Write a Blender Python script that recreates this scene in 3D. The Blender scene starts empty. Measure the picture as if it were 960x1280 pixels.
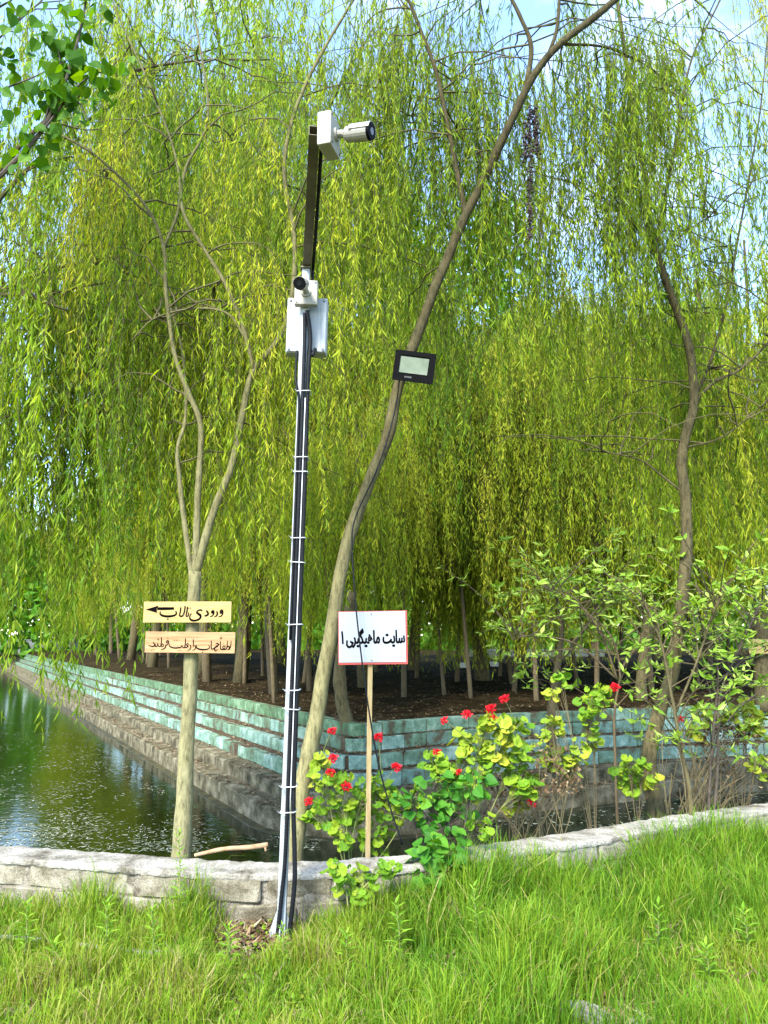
import bpy, bmesh, math
import numpy as np
from mathutils import Vector, Matrix, noise as mnoise

R = math.radians
S = bpy.context.scene
COL = S.collection
rng = np.random.default_rng(7)

# ------------------------------------------------------------------ camera
H = 1.7
PITCH = R(9.34)
FPX = 961.0
cam_d = bpy.data.cameras.new('camera')
cam = bpy.data.objects.new('camera', cam_d); COL.objects.link(cam)
cam.location = (0, 0, H)
cam.rotation_euler = (R(90) + PITCH, 0, 0)
cam_d.sensor_fit = 'VERTICAL'; cam_d.sensor_height = 36.0
cam_d.lens = 36.0 * FPX / 1280.0
cam_d.clip_start = 0.05; cam_d.clip_end = 2000
S.camera = cam

# ------------------------------------------------------------------ world, sun, exposure
SUN_EL, SUN_AZ = R(44), R(205)      # azimuth clockwise from +Y: behind the camera, to its left
w = bpy.data.worlds.new('World'); S.world = w; w.use_nodes = True
nt = w.node_tree; nt.nodes.clear()
out = nt.nodes.new('ShaderNodeOutputWorld'); bg = nt.nodes.new('ShaderNodeBackground')
sky = nt.nodes.new('ShaderNodeTexSky'); sky.sky_type = 'NISHITA'; sky.sun_disc = False
sky.sun_elevation = SUN_EL; sky.sun_rotation = SUN_AZ
sky.air_density = 1.0; sky.dust_density = 0.4; sky.ozone_density = 2.5
tc = nt.nodes.new('ShaderNodeTexCoord'); mp = nt.nodes.new('ShaderNodeMapping')
mp.inputs['Scale'].default_value = (1.0, 1.0, 2.2); mp.inputs['Location'].default_value = (0.55, 0.32, 0.2)
n1 = nt.nodes.new('ShaderNodeTexNoise'); n1.inputs['Scale'].default_value = 2.6
n1.inputs['Detail'].default_value = 7; n1.inputs['Roughness'].default_value = 0.55
cr = nt.nodes.new('ShaderNodeValToRGB')
cr.color_ramp.elements[0].position = 0.55; cr.color_ramp.elements[1].position = 0.86
mx = nt.nodes.new('ShaderNodeMixRGB'); mx.inputs['Color2'].default_value = (3.8, 4.2, 4.9, 1)
nt.links.new(tc.outputs['Generated'], mp.inputs['Vector']); nt.links.new(mp.outputs['Vector'], n1.inputs['Vector'])
nt.links.new(n1.outputs['Fac'], cr.inputs['Fac']); nt.links.new(cr.outputs['Color'], mx.inputs['Fac'])
nt.links.new(sky.outputs['Color'], mx.inputs['Color1']); nt.links.new(mx.outputs['Color'], bg.inputs['Color'])
bg.inputs['Strength'].default_value = 0.15
nt.links.new(bg.outputs['Background'], out.inputs['Surface'])
sl = bpy.data.lights.new('sun', 'SUN'); sl.energy = 2.6; sl.angle = R(18); sl.color = (1.0, 0.955, 0.87)
so = bpy.data.objects.new('sun', sl); COL.objects.link(so)
sd = Vector((math.sin(SUN_AZ) * math.cos(SUN_EL), math.cos(SUN_AZ) * math.cos(SUN_EL), math.sin(SUN_EL)))
so.rotation_euler = (-sd).to_track_quat('-Z', 'Y').to_euler(); so.location = (0, 0, 30)
vs = S.view_settings
vs.view_transform = 'Standard'; vs.look = 'None'; vs.exposure = 2.45; vs.gamma = 1.0; vs.use_curve_mapping = False
S.cycles.max_bounces = 10; S.cycles.diffuse_bounces = 7; S.cycles.transmission_bounces = 7; S.cycles.glossy_bounces = 2
S.cycles.sample_clamp_indirect = 10.0
S.cycles.use_denoising = True

# ------------------------------------------------------------------ pixel -> place helpers
cp, sp = math.cos(PITCH), math.sin(PITCH)
def ray(px, py):
    x = (px - 480.0) / FPX; y = (640.0 - py) / FPX
    return Vector((x, cp - y * sp, sp + y * cp))
def at(px, py, Y):
    d = ray(px, py); return Vector((0, 0, H)) + d * (Y / d.y)
def onz(px, py, z):
    d = ray(px, py); return Vector((0, 0, H)) + d * ((z - H) / d.z)
def mpx(p):                                   # metres per pixel at a place
    return (p.y * cp + (p.z - H) * sp) / FPX

# ------------------------------------------------------------------ object helpers
def tag(o, label=None, cat=None, group=None, kind=None):
    if label: o['label'] = label
    if cat: o['category'] = cat
    if group: o['group'] = group
    if kind: o['kind'] = kind
    return o
def link(name, me, parent=None, mat=None):
    o = bpy.data.objects.new(name, me); COL.objects.link(o)
    if mat is not None and me is not None and len(me.materials) == 0: me.materials.append(mat)
    if parent is not None: o.parent = parent
    return o
def empty(name, loc, label, cat, group=None):
    o = bpy.data.objects.new(name, None); COL.objects.link(o)
    o.location = loc; o.empty_display_size = 0.1
    bpy.context.view_layer.update()
    return tag(o, label, cat, group)
def under(child, parent):                     # child built in world space
    child.parent = parent
    child.matrix_parent_inverse = Matrix.Translation(-Vector(parent.location))
    return child
class MB:
    """collects vertices and faces (numpy friendly)"""
    def __init__(s): s.v = []; s.f = []; s.n = 0; s.t = []
    def add(s, verts, faces, tint=None):
        verts = np.asarray(verts, dtype=np.float32).reshape(-1, 3)
        s.v.append(verts); 
        for f in faces: s.f.append([i + s.n for i in f])
        s.n += len(verts)
    def box(s, c, sz, M=None, taper=1.0):
        x, y, z = [a / 2 for a in sz]
        vv = [(-x, -y, -z), (x, -y, -z), (x, y, -z), (-x, y, -z), (-x * taper, -y * taper, z), (x * taper, -y * taper, z), (x * taper, y * taper, z), (-x * taper, y * taper, z)]
        vv = [Vector(q) for q in vv]
        if M is not None: vv = [M @ q for q in vv]
        vv = [q + Vector(c) for q in vv]
        s.add([tuple(q) for q in vv], [(0, 3, 2, 1), (4, 5, 6, 7), (0, 1, 5, 4), (1, 2, 6, 5), (2, 3, 7, 6), (3, 0, 4, 7)])
    def tube(s, pts, rad, sides=8, cap=True, rough=0.0, seed=0):
        P = [Vector(p) for p in pts]; n = len(P)
        if not hasattr(rad, '__len__'): rad = [rad] * n
        vv = []; ref = None
        for i in range(n):
            t = (P[min(i + 1, n - 1)] - P[max(i - 1, 0)])
            if t.length < 1e-9: t = Vector((0, 0, 1))
            t.normalize()
            if ref is None:
                ref = Vector((1, 0, 0)) if abs(t.x) < 0.9 else Vector((0, 1, 0))
            u = (ref - t * ref.dot(t)); 
            if u.length < 1e-5: u = t.orthogonal()
            u.normalize(); ref = u; v = t.cross(u)
            for k in range(sides):
                a = 2 * math.pi * k / sides
                r = rad[i]
                d = u * math.cos(a) + v * math.sin(a)
                if rough:
                    q = P[i] + d * r
                    r *= 1 + rough * (mnoise.noise(q * 6 + Vector((seed, 0, 0))) + 0.9 * mnoise.noise(Vector((q.x * 34, q.y * 34, q.z * 9))) + 1.6 * max(0, mnoise.noise(Vector((q.x * 9, q.y * 9, q.z * 4 + seed))) - 0.35))
                vv.append(tuple(P[i] + d * r))
        ff = []
        for i in range(n - 1):
            for k in range(sides):
                a = i * sides + k; b = i * sides + (k + 1) % sides
                ff.append((a, b, b + sides, a + sides))
        if cap:
            ff.append(tuple(range(sides - 1, -1, -1))); ff.append(tuple(range((n - 1) * sides, n * sides)))
        s.add(vv, ff)
    def build(s, name, mat, parent=None, smooth=False, bevel=0, world_parent=True):
        me = bpy.data.meshes.new(name)
        me.from_pydata(np.concatenate(s.v).tolist(), [], s.f); me.update()
        if bevel:
            bm = bmesh.new(); bm.from_mesh(me)
            bmesh.ops.bevel(bm, geom=[e for e in bm.edges], offset=bevel, segments=2, profile=0.6, affect='EDGES', clamp_overlap=True)
            bm.to_mesh(me); bm.free()
        if smooth:
            me.polygons.foreach_set('use_smooth', [True] * len(me.polygons))
        o = link(name, me, None, mat)
        if parent is not None: under(o, parent)
        return o
def tri_mesh(name, V, F, mat, tint=None, smooth=False):
    """V (n,3) float, F (m,3) int -> mesh, tint per vertex"""
    me = bpy.data.meshes.new(name)
    n, m = len(V), len(F)
    me.vertices.add(n); me.vertices.foreach_set('co', np.ascontiguousarray(V, np.float32).ravel())
    me.loops.add(m * 3); me.loops.foreach_set('vertex_index', np.ascontiguousarray(F, np.int32).ravel())
    me.polygons.add(m); me.polygons.foreach_set('loop_start', np.arange(0, m * 3, 3, dtype=np.int32))
    me.polygons.foreach_set('loop_total', np.full(m, 3, np.int32))
    if smooth: me.polygons.foreach_set('use_smooth', np.ones(m, bool))
    if tint is not None:
        a = me.attributes.new('tint', 'FLOAT', 'POINT'); a.data.foreach_set('value', np.ascontiguousarray(tint, np.float32))
    me.update(calc_edges=True); me.materials.append(mat)
    return me
def catmull(pts, k=6):
    P = [Vector(p) for p in pts]
    if len(P) < 3: return [P[0].lerp(P[-1], i / k) for i in range(k + 1)]
    Q = [P[0] * 2 - P[1]] + P + [P[-1] * 2 - P[-2]]; o = []
    for i in range(1, len(Q) - 2):
        for j in range(k):
            t = j / k; a, b, c, d = Q[i - 1:i + 3]
            o.append(0.5 * ((2 * b) + (c - a) * t + (2 * a - 5 * b + 4 * c - d) * t * t + (3 * b - a - 3 * c + d) * t ** 3))
    o.append(P[-1]); return o

# ------------------------------------------------------------------ materials
def nodes(name):
    m = bpy.data.materials.new(name); m.use_nodes = True
    t = m.node_tree; t.nodes.clear()
    o = t.nodes.new('ShaderNodeOutputMaterial'); b = t.nodes.new('ShaderNodeBsdfPrincipled')
    t.links.new(b.outputs[0], o.inputs['Surface']); return m, t, b, o
def N(t, kind, **kw):
    n = t.nodes.new(kind)
    for k, v in kw.items():
        if k in n.inputs: n.inputs[k].default_value = v
        else: setattr(n, k, v)
    return n
def ramp(t, fac, stops):
    r = t.nodes.new('ShaderNodeValToRGB'); e = r.color_ramp.elements
    while len(e) < len(stops): e.new(0.5)
    for i, (p, c) in enumerate(stops): e[i].position = p; e[i].color = (*c, 1)
    t.links.new(fac, r.inputs['Fac']); return r.outputs['Color']
def surf(name, stops, scale=8, rough=0.8, bump=0.3, bscale=40, metal=0.0, coords='Object', detail=6, stretch=None, spec=0.3, bdist=0.01, rnd=0.0, grain=None):
    """mottled surface: noise through a ramp, fine noise bump, optional change from object to object"""
    m, t, b, o = nodes(name)
    c = t.nodes.new('ShaderNodeTexCoord'); vec = c.outputs['Object' if coords == 'World' else coords]
    if coords == 'World':
        g = t.nodes.new('ShaderNodeNewGeometry'); vec = g.outputs['Position']
    if stretch:
        mpn = t.nodes.new('ShaderNodeMapping'); mpn.inputs['Scale'].default_value = stretch
        t.links.new(vec, mpn.inputs['Vector']); vec = mpn.outputs['Vector']
    n = N(t, 'ShaderNodeTexNoise', Scale=scale, Detail=detail, Roughness=0.62)
    t.links.new(vec, n.inputs['Vector']); fac = n.outputs['Fac']
    if rnd:
        oi = t.nodes.new('ShaderNodeObjectInfo')
        m1 = N(t, 'ShaderNodeMath', operation='MULTIPLY_ADD'); t.links.new(oi.outputs['Random'], m1.inputs[0])
        m1.inputs[1].default_value = rnd; m1.inputs[2].default_value = -rnd / 2
        m2 = N(t, 'ShaderNodeMath', operation='ADD'); t.links.new(fac, m2.inputs[0]); t.links.new(m1.outputs[0], m2.inputs[1]); fac = m2.outputs[0]
    col = ramp(t, fac, stops)
    if grain is None: grain = 0.5 if coords == 'World' else 0.0
    if grain:
        ng = N(t, 'ShaderNodeTexNoise', Scale=bscale * 1.6, Detail=4, Roughness=0.8); t.links.new(vec, ng.inputs['Vector'])
        lo = 1 - grain; gc = ramp(t, ng.outputs['Fac'], [(0.36, (lo, lo, lo * 0.95)), (0.52, (1, 1, 1)), (0.68, (1 + grain * .3,) * 3)])
        mg = N(t, 'ShaderNodeMixRGB', blend_type='MULTIPLY'); mg.inputs[0].default_value = 1; t.links.new(col, mg.inputs[1]); t.links.new(gc, mg.inputs[2]); col = mg.outputs[0]
    t.links.new(col, b.inputs['Base Color'])
    b.inputs['Roughness'].default_value = rough; b.inputs['Metallic'].default_value = metal
    b.inputs['Specular IOR Level'].default_value = spec
    if bump:
        n2 = N(t, 'ShaderNodeTexNoise', Scale=bscale, Detail=8, Roughness=0.65); t.links.new(vec, n2.inputs['Vector'])
        bp = N(t, 'ShaderNodeBump', Strength=bump, Distance=bdist); t.links.new(n2.outputs['Fac'], bp.inputs['Height'])
        t.links.new(bp.outputs[0], b.inputs['Normal'])
    return m
def leafmat(name, stops, trans=0.35, rough=0.55, src='tint', spec=0.12):
    m, t, b, o = nodes(name)
    if src == 'tint':
        a = t.nodes.new('ShaderNodeAttribute'); a.attribute_name = 'tint'; fac = a.outputs['Fac']
    else:
        oi = t.nodes.new('ShaderNodeObjectInfo'); 
        tcn = t.nodes.new('ShaderNodeTexCoord'); nn = N(t, 'ShaderNodeTexNoise', Scale=3.0, Detail=3)
        t.links.new(tcn.outputs['Generated'], nn.inputs['Vector'])
        mm = N(t, 'ShaderNodeMath', operation='MULTIPLY_ADD'); t.links.new(oi.outputs['Random'], mm.inputs[0]); mm.inputs[1].default_value = 0.75
        m3 = N(t, 'ShaderNodeMath', operation='MULTIPLY'); t.links.new(nn.outputs['Fac'], m3.inputs[0]); m3.inputs[1].default_value = 0.3
        t.links.new(m3.outputs[0], mm.inputs[2]); fac = mm.outputs[0]
    col = ramp(t, fac, stops)
    t.links.new(col, b.inputs['Base Color']); b.inputs['Roughness'].default_value = rough
    b.inputs['Specular IOR Level'].default_value = spec
    tr = t.nodes.new('ShaderNodeBsdfTranslucent')
    hs = N(t, 'ShaderNodeHueSaturation', Hue=0.485, Saturation=1.1, Value=1.35); t.links.new(col, hs.inputs['Color']); t.links.new(hs.outputs[0], tr.inputs['Color'])
    mxs = t.nodes.new('ShaderNodeMixShader'); mxs.inputs[0].default_value = trans
    t.links.new(b.outputs[0], mxs.inputs[1]); t.links.new(tr.outputs[0], mxs.inputs[2]); t.links.new(mxs.outputs[0], o.inputs['Surface'])
    return m
def plain(name, c, rough=0.5, metal=0.0, spec=0.5):
    return surf(name, [(0.3, tuple(x * 0.8 for x in c)), (0.7, tuple(min(1, x * 1.12) for x in c))], scale=14, rough=rough, bump=0.05, bscale=90, metal=metal, spec=spec)

M = {}
WIL = [(0.0, (0.09, 0.18, 0.013)), (0.35, (0.215, 0.315, 0.018)), (0.65, (0.35, 0.41, 0.026)), (1.0, (0.47, 0.46, 0.05))]
M['willow'] = leafmat('willow_leaf', WIL, 0.55)
M['willow_fresh'] = leafmat('fresh_willow_leaf', [(0, (0.085, 0.18, 0.014)), (0.5, (0.205, 0.325, 0.021)), (1, (0.34, 0.41, 0.05))], 0.55)
M['poplar'] = leafmat('poplar_leaf', [(0, (0.04, 0.12, 0.012)), (0.6, (0.09, 0.24, 0.02)), (1, (0.18, 0.32, 0.03))], 0.45)
M['poplar_obj'] = leafmat('broad_poplar_leaf', [(0, (0.026, 0.085, 0.008)), (0.6, (0.06, 0.16, 0.012)), (1, (0.12, 0.22, 0.02))], 0.42, src='obj')
M['ger'] = leafmat('geranium_leaf', [(0, (0.05, 0.14, 0.012)), (0.5, (0.12, 0.23, 0.014)), (1, (0.22, 0.29, 0.02))], 0.3, src='obj')
M['ger_y'] = leafmat('yellowing_leaf', [(0, (0.11, 0.20, 0.016)), (0.5, (0.20, 0.28, 0.022)), (1, (0.32, 0.32, 0.035))], 0.3, src='obj')
M['vine'] = leafmat('vine_leaf', [(0, (0.02, 0.085, 0.010)), (0.6, (0.045, 0.16, 0.015)), (1, (0.10, 0.23, 0.02))], 0.3, src='obj')
M['sap'] = leafmat('sapling_leaf', [(0, (0.10, 0.20, 0.02)), (0.6, (0.22, 0.35, 0.04)), (1, (0.36, 0.46, 0.11))], 0.45, src='obj', rough=0.35)
M['sap_mass'] = leafmat('sapling_foliage', [(0, (0.10, 0.20, 0.02)), (0.6, (0.22, 0.35, 0.04)), (1, (0.36, 0.46, 0.11))], 0.45, rough=0.35)
M['weed'] = leafmat('weed_leaf', [(0, (0.08, 0.19, 0.012)), (1, (0.2, 0.34, 0.03))], 0.3, src='obj')
M['grass'] = leafmat('grass_blade', [(0.0, (0.032, 0.082, 0.008)), (0.35, (0.072, 0.172, 0.011)), (0.7, (0.155, 0.25, 0.016)), (0.88, (0.21, 0.245, 0.025)), (1.0, (0.28, 0.235, 0.10))], 0.35)
M['litter'] = leafmat('dry_leaf', [(0, (0.04, 0.024, 0.012)), (0.5, (0.115, 0.072, 0.036)), (0.85, (0.22, 0.165, 0.09)), (1, (0.33, 0.29, 0.19))], 0.1)
M['float'] = leafmat('floating_leaf', [(0, (0.10, 0.11, 0.05)), (0.5, (0.26, 0.27, 0.17)), (1, (0.55, 0.55, 0.45))], 0.05)
M['petal'] = leafmat('red_petal', [(0, (0.45, 0.006, 0.010)), (1, (0.75, 0.02, 0.03))], 0.2)
M['dead'] = surf('dead_catkin', [(0.3, (0.012, 0.008, 0.008)), (0.7, (0.05, 0.03, 0.03))])
M['twig'] = surf('willow_twig', [(0.3, (0.035, 0.032, 0.010)), (0.7, (0.085, 0.07, 0.025))], bump=0)
M['stem'] = surf('green_stem', [(0.3, (0.09, 0.13, 0.03)), (0.7, (0.2, 0.2, 0.07))], bump=0)
M['drystem'] = surf('dry_stem', [(0.3, (0.075, 0.058, 0.028)), (0.7, (0.19, 0.15, 0.07))], bump=0)
M['darkstem'] = surf('dark_stem', [(0.3, (0.03, 0.025, 0.018)), (0.7, (0.085, 0.065, 0.045))], scale=20)
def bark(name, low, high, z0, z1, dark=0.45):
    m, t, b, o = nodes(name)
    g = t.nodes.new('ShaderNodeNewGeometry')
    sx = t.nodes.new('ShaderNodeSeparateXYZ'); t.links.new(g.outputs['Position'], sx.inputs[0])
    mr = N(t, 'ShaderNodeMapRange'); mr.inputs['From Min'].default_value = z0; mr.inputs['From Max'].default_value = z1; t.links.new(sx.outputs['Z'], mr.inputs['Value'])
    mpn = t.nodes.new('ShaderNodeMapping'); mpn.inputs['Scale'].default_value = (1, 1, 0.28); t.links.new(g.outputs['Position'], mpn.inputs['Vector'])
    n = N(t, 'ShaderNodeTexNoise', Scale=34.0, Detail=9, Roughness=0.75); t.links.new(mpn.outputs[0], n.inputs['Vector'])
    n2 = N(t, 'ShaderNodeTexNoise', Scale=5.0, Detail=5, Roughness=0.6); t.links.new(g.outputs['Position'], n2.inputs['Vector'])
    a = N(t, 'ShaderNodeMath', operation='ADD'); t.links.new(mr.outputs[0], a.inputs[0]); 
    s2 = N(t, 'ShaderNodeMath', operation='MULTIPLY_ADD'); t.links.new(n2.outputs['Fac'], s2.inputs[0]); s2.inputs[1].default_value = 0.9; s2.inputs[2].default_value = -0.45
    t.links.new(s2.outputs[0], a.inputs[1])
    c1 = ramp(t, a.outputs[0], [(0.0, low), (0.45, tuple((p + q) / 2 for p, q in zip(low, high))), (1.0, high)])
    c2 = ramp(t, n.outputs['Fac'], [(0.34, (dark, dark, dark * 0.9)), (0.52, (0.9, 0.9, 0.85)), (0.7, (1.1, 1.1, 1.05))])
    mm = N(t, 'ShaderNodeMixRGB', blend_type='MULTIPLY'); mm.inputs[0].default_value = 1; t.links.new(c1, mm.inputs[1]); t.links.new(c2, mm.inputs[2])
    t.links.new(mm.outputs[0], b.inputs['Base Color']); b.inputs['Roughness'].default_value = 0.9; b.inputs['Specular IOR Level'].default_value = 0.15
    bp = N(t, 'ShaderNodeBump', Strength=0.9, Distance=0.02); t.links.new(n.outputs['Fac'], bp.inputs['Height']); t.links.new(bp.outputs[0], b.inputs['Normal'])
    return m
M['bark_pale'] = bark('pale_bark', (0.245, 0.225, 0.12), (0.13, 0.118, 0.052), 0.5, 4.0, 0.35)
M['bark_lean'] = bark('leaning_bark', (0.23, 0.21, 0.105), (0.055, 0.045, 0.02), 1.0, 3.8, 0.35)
M['bark_grey'] = bark('grey_bark', (0.11, 0.092, 0.046), (0.075, 0.062, 0.03), 0.5, 4.0, 0.22)
M['bark_dark'] = bark('dark_bark', (0.11, 0.085, 0.05), (0.075, 0.06, 0.035), 0.5, 4.0, 0.5)
M['concrete'] = surf('weathered_concrete', [(0.34, (0.08, 0.07, 0.05)), (0.47, (0.21, 0.195, 0.16)), (0.68, (0.33, 0.315, 0.28))], scale=6, rough=0.92, bump=0.7, bscale=45, coords='World', spec=0.15, detail=9)
M['cblock'] = surf('rough_concrete_block', [(0.32, (0.10, 0.085, 0.055)), (0.5, (0.225, 0.205, 0.15)), (0.72, (0.33, 0.31, 0.25))], scale=8, rough=0.95, bump=0.8, bscale=70, coords='World', spec=0.1, detail=9, rnd=0.25)
M['mortar'] = surf('crumbly_mortar', [(0.32, (0.07, 0.058, 0.038)), (0.6, (0.24, 0.215, 0.17))], scale=12, rough=0.95, bump=0.9, bscale=60, coords='World', spec=0.1)
def paint(name, a, b_, c_, rnd):
    return surf(name, [(0.33, (0.085, 0.072, 0.045)), (0.40, a), (0.54, b_), (0.66, c_), (0.80, tuple(x * 0.7 + 0.13 for x in c_))], scale=6.5, rough=0.85, bump=0.5, bscale=60, coords='World', spec=0.15, detail=10, rnd=rnd)
M['turq'] = paint('turquoise_painted_block', (0.09, 0.14, 0.085), (0.135, 0.225, 0.155), (0.235, 0.325, 0.245), 0.2)
M['turq_blue'] = paint('blue_turquoise_painted_block', (0.11, 0.17, 0.125), (0.165, 0.27, 0.215), (0.28, 0.37, 0.30), 0.2)
M['turq_green'] = paint('green_painted_coping', (0.06, 0.10, 0.048), (0.09, 0.165, 0.085), (0.16, 0.24, 0.145), 0.14)
M['tread'] = surf('dirty_tread', [(0.30, (0.085, 0.055, 0.03)), (0.55, (0.17, 0.115, 0.07)), (0.75, (0.30, 0.25, 0.18))], scale=7, rough=0.95, bump=0.6, bscale=50, coords='World', spec=0.1)
M['step'] = surf('brown_concrete_step', [(0.34, (0.03, 0.026, 0.013)), (0.5, (0.11, 0.096, 0.055)), (0.68, (0.235, 0.21, 0.14))], scale=5, rough=0.9, bump=0.7, bscale=45, coords='World', spec=0.15, detail=9)
M['ledge'] = surf('muddy_ledge', [(0.4, (0.018, 0.02, 0.008)), (0.62, (0.07, 0.06, 0.022))], scale=6, rough=0.5, bump=0.6, bscale=40, coords='World')
M['soil'] = surf('grove_soil', [(0.3, (0.016, 0.012, 0.006)), (0.5, (0.042, 0.030, 0.013)), (0.66, (0.08, 0.058, 0.026)), (0.8, (0.05, 0.062, 0.015))], scale=3.0, rough=0.97, bump=0.8, bscale=25, coords='World', spec=0.02, bdist=0.03, detail=10)
M['lawn'] = surf('lawn_soil', [(0.3, (0.045, 0.055, 0.015)), (0.5, (0.10, 0.105, 0.03)), (0.7, (0.2, 0.15, 0.07))], scale=4.0, rough=0.97, bump=0.8, bscale=40, coords='World', spec=0.1, bdist=0.02)
M['far'] = surf('far_ground', [(0.3, (0.06, 0.09, 0.02)), (0.7, (0.16, 0.15, 0.06))], scale=0.8, rough=0.97, bump=0, coords='World')
M['board'] = surf('yellow_pine_board', [(0.3, (0.32, 0.21, 0.065)), (0.5, (0.44, 0.31, 0.105)), (0.72, (0.52, 0.39, 0.16))], scale=9, rough=0.65, bump=0.15, bscale=50, stretch=(0.5, 6, 9), spec=0.3)
M['board_pink'] = surf('pinkish_pine_board', [(0.3, (0.25, 0.13, 0.05)), (0.5, (0.40, 0.23, 0.10)), (0.72, (0.48, 0.31, 0.16))], scale=9, rough=0.65, bump=0.15, bscale=50, stretch=(0.5, 6, 9), spec=0.3)
M['post'] = surf('pale_wood_post', [(0.3, (0.26, 0.18, 0.07)), (0.55, (0.40, 0.30, 0.14)), (0.75, (0.50, 0.40, 0.23))], scale=12, rough=0.7, bump=0.2, stretch=(4, 4, 0.4), spec=0.2)
M['stick'] = surf('dry_stick', [(0.3, (0.22, 0.13, 0.06)), (0.7, (0.48, 0.34, 0.2))], scale=14, rough=0.8, bump=0.4)
M['ink'] = plain('black_ink', (0.003, 0.0025, 0.0025), 0.9, spec=0.02)
M['signwhite'] = surf('white_sign_panel', [(0.3, (0.33, 0.36, 0.40)), (0.7, (0.38, 0.405, 0.44))], scale=3, rough=0.35, bump=0.02)
M['signred'] = plain('red_edge_paint', (0.45, 0.05, 0.035), 0.5)
M['steel'] = surf('pale_painted_steel', [(0.30, (0.24, 0.27, 0.28)), (0.5, (0.36, 0.395, 0.41)), (0.72, (0.46, 0.49, 0.50))], scale=6, rough=0.42, bump=0.08, bscale=60, spec=0.5, stretch=(3, 3, 0.5))
M['arm'] = surf('grey_brown_steel', [(0.3, (0.09, 0.078, 0.045)), (0.7, (0.18, 0.16, 0.10))], scale=8, rough=0.5, bump=0.05)
M['hollow_shade'] = plain('painted_inner_shade', (0.008, 0.008, 0.008), 0.9)  # near-black colour standing in for the shade inside the open arm
M['black'] = plain('black_plastic', (0.003, 0.003, 0.0034), 0.6, spec=0.06)
M['conduit'] = surf('black_conduit', [(0.3, (0.004, 0.005, 0.006)), (0.7, (0.009, 0.010, 0.012))], scale=20, rough=0.55, bump=0.1, spec=0.12)
M['cablewhite'] = plain('white_cable', (0.72, 0.74, 0.74), 0.5)
M['camwhite'] = surf('cream_white_housing', [(0.3, (0.34, 0.32, 0.255)), (0.7, (0.43, 0.41, 0.345))], scale=5, rough=0.4, bump=0.03)
M['boxwhite'] = surf('white_plastic_enclosure', [(0.3, (0.38, 0.41, 0.41)), (0.7, (0.46, 0.48, 0.475))], scale=5, rough=0.35, bump=0.03)
M['lens'] = plain('dark_lens', (0.006, 0.007, 0.010), 0.08)
M['glass'] = surf('pale_lamp_glass', [(0.35, (0.16, 0.20, 0.14)), (0.65, (0.27, 0.31, 0.24))], scale=4, rough=0.12, bump=0)
M['screw'] = plain('grey_screw', (0.12, 0.12, 0.12), 0.35, 0.8)
M['pvc'] = surf('dirty_white_pipe', [(0.35, (0.14, 0.14, 0.11)), (0.7, (0.42, 0.42, 0.39))], scale=10, rough=0.6, bump=0.2)
M['whitewall'] = surf('white_plaster', [(0.3, (0.7, 0.7, 0.68)), (0.7, (0.82, 0.82, 0.8))], scale=2, rough=0.9, bump=0.1)
M['whitemetal'] = plain('white_metal', (0.8, 0.8, 0.8), 0.4)
for nm in ('soil', 'tread', 'board', 'board_pink', 'post', 'stick', 'signwhite', 'signred', 'steel', 'arm', 'cablewhite', 'camwhite', 'boxwhite', 'glass', 'pvc', 'whitewall', 'whitemetal'):
    for nd in M[nm].node_tree.nodes:
        if nd.type == 'VALTORGB':
            for e in nd.color_ramp.elements: e.color = (*[c * 0.70 for c in e.color[:3]], 1)
# water
m, t, b, o = nodes('pond_water')
g = t.nodes.new('ShaderNodeNewGeometry')
n = N(t, 'ShaderNodeTexNoise', Scale=1.2, Detail=3); t.links.new(g.outputs['Position'], n.inputs['Vector'])
t.links.new(ramp(t, n.outputs['Fac'], [(0.3, (0.002, 0.005, 0.001)), (0.7, (0.006, 0.012, 0.003))]), b.inputs['Base Color'])
b.inputs['Roughness'].default_value = 0.06; b.inputs['IOR'].default_value = 1.33
n2 = N(t, 'ShaderNodeTexNoise', Scale=7.0, Detail=4); t.links.new(g.outputs['Position'], n2.inputs['Vector'])
bp = N(t, 'ShaderNodeBump', Strength=0.14, Distance=0.02); t.links.new(n2.outputs['Fac'], bp.inputs['Height']); t.links.new(bp.outputs[0], b.inputs['Normal'])
M['water'] = m

# ------------------------------------------------------------------ paths of the place
ZW = -0.57                         # pond level
ZT = 0.574                         # terrace top
C0 = Vector((-0.37, 10.68)); DL = Vector((-0.485, 0.875)).normalized(); NL = Vector((-DL.y, DL.x))
if NL.y > 0: NL = -NL              # towards the pond: left and near
RP = [Vector(p) for p in [(-0.37, 10.68), (1.15, 11.72), (2.84, 12.54), (4.8, 13.22), (6.8, 13.7), (10, 14.3), (16, 15.2), (40, 18)]]
RC = catmull([(p.x, p.y, 0) for p in RP], 8); RC = [Vector((p.x, p.y)) for p in RC]
US = [60, 52, 45, 38, 32, 27, 23, 20] + [18 - 0.6 * i for i in range(31)]
US[-1] = 0.0
def top_path(o):
    pts = [C0 + DL * u + NL * o for u in US]
    t0 = (RC[1] - RC[0]).normalized(); nr = Vector((t0.y, -t0.x))
    a0 = math.atan2(NL.y, NL.x); a1 = math.atan2(nr.y, nr.x)
    if a0 > a1: a0 -= 2 * math.pi
    for i in range(1, 10):
        a = a0 + (a1 - a0) * i / 10
        pts.append(C0 + Vector((math.cos(a), math.sin(a))) * o)
    for i in range(len(RC)):
        tt = (RC[min(i + 1, len(RC) - 1)] - RC[max(i - 1, 0)]).normalized()
        pts.append(RC[i] + Vector((tt.y, -tt.x)) * o)
    return pts
IARC = len(US) + 4
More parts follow.
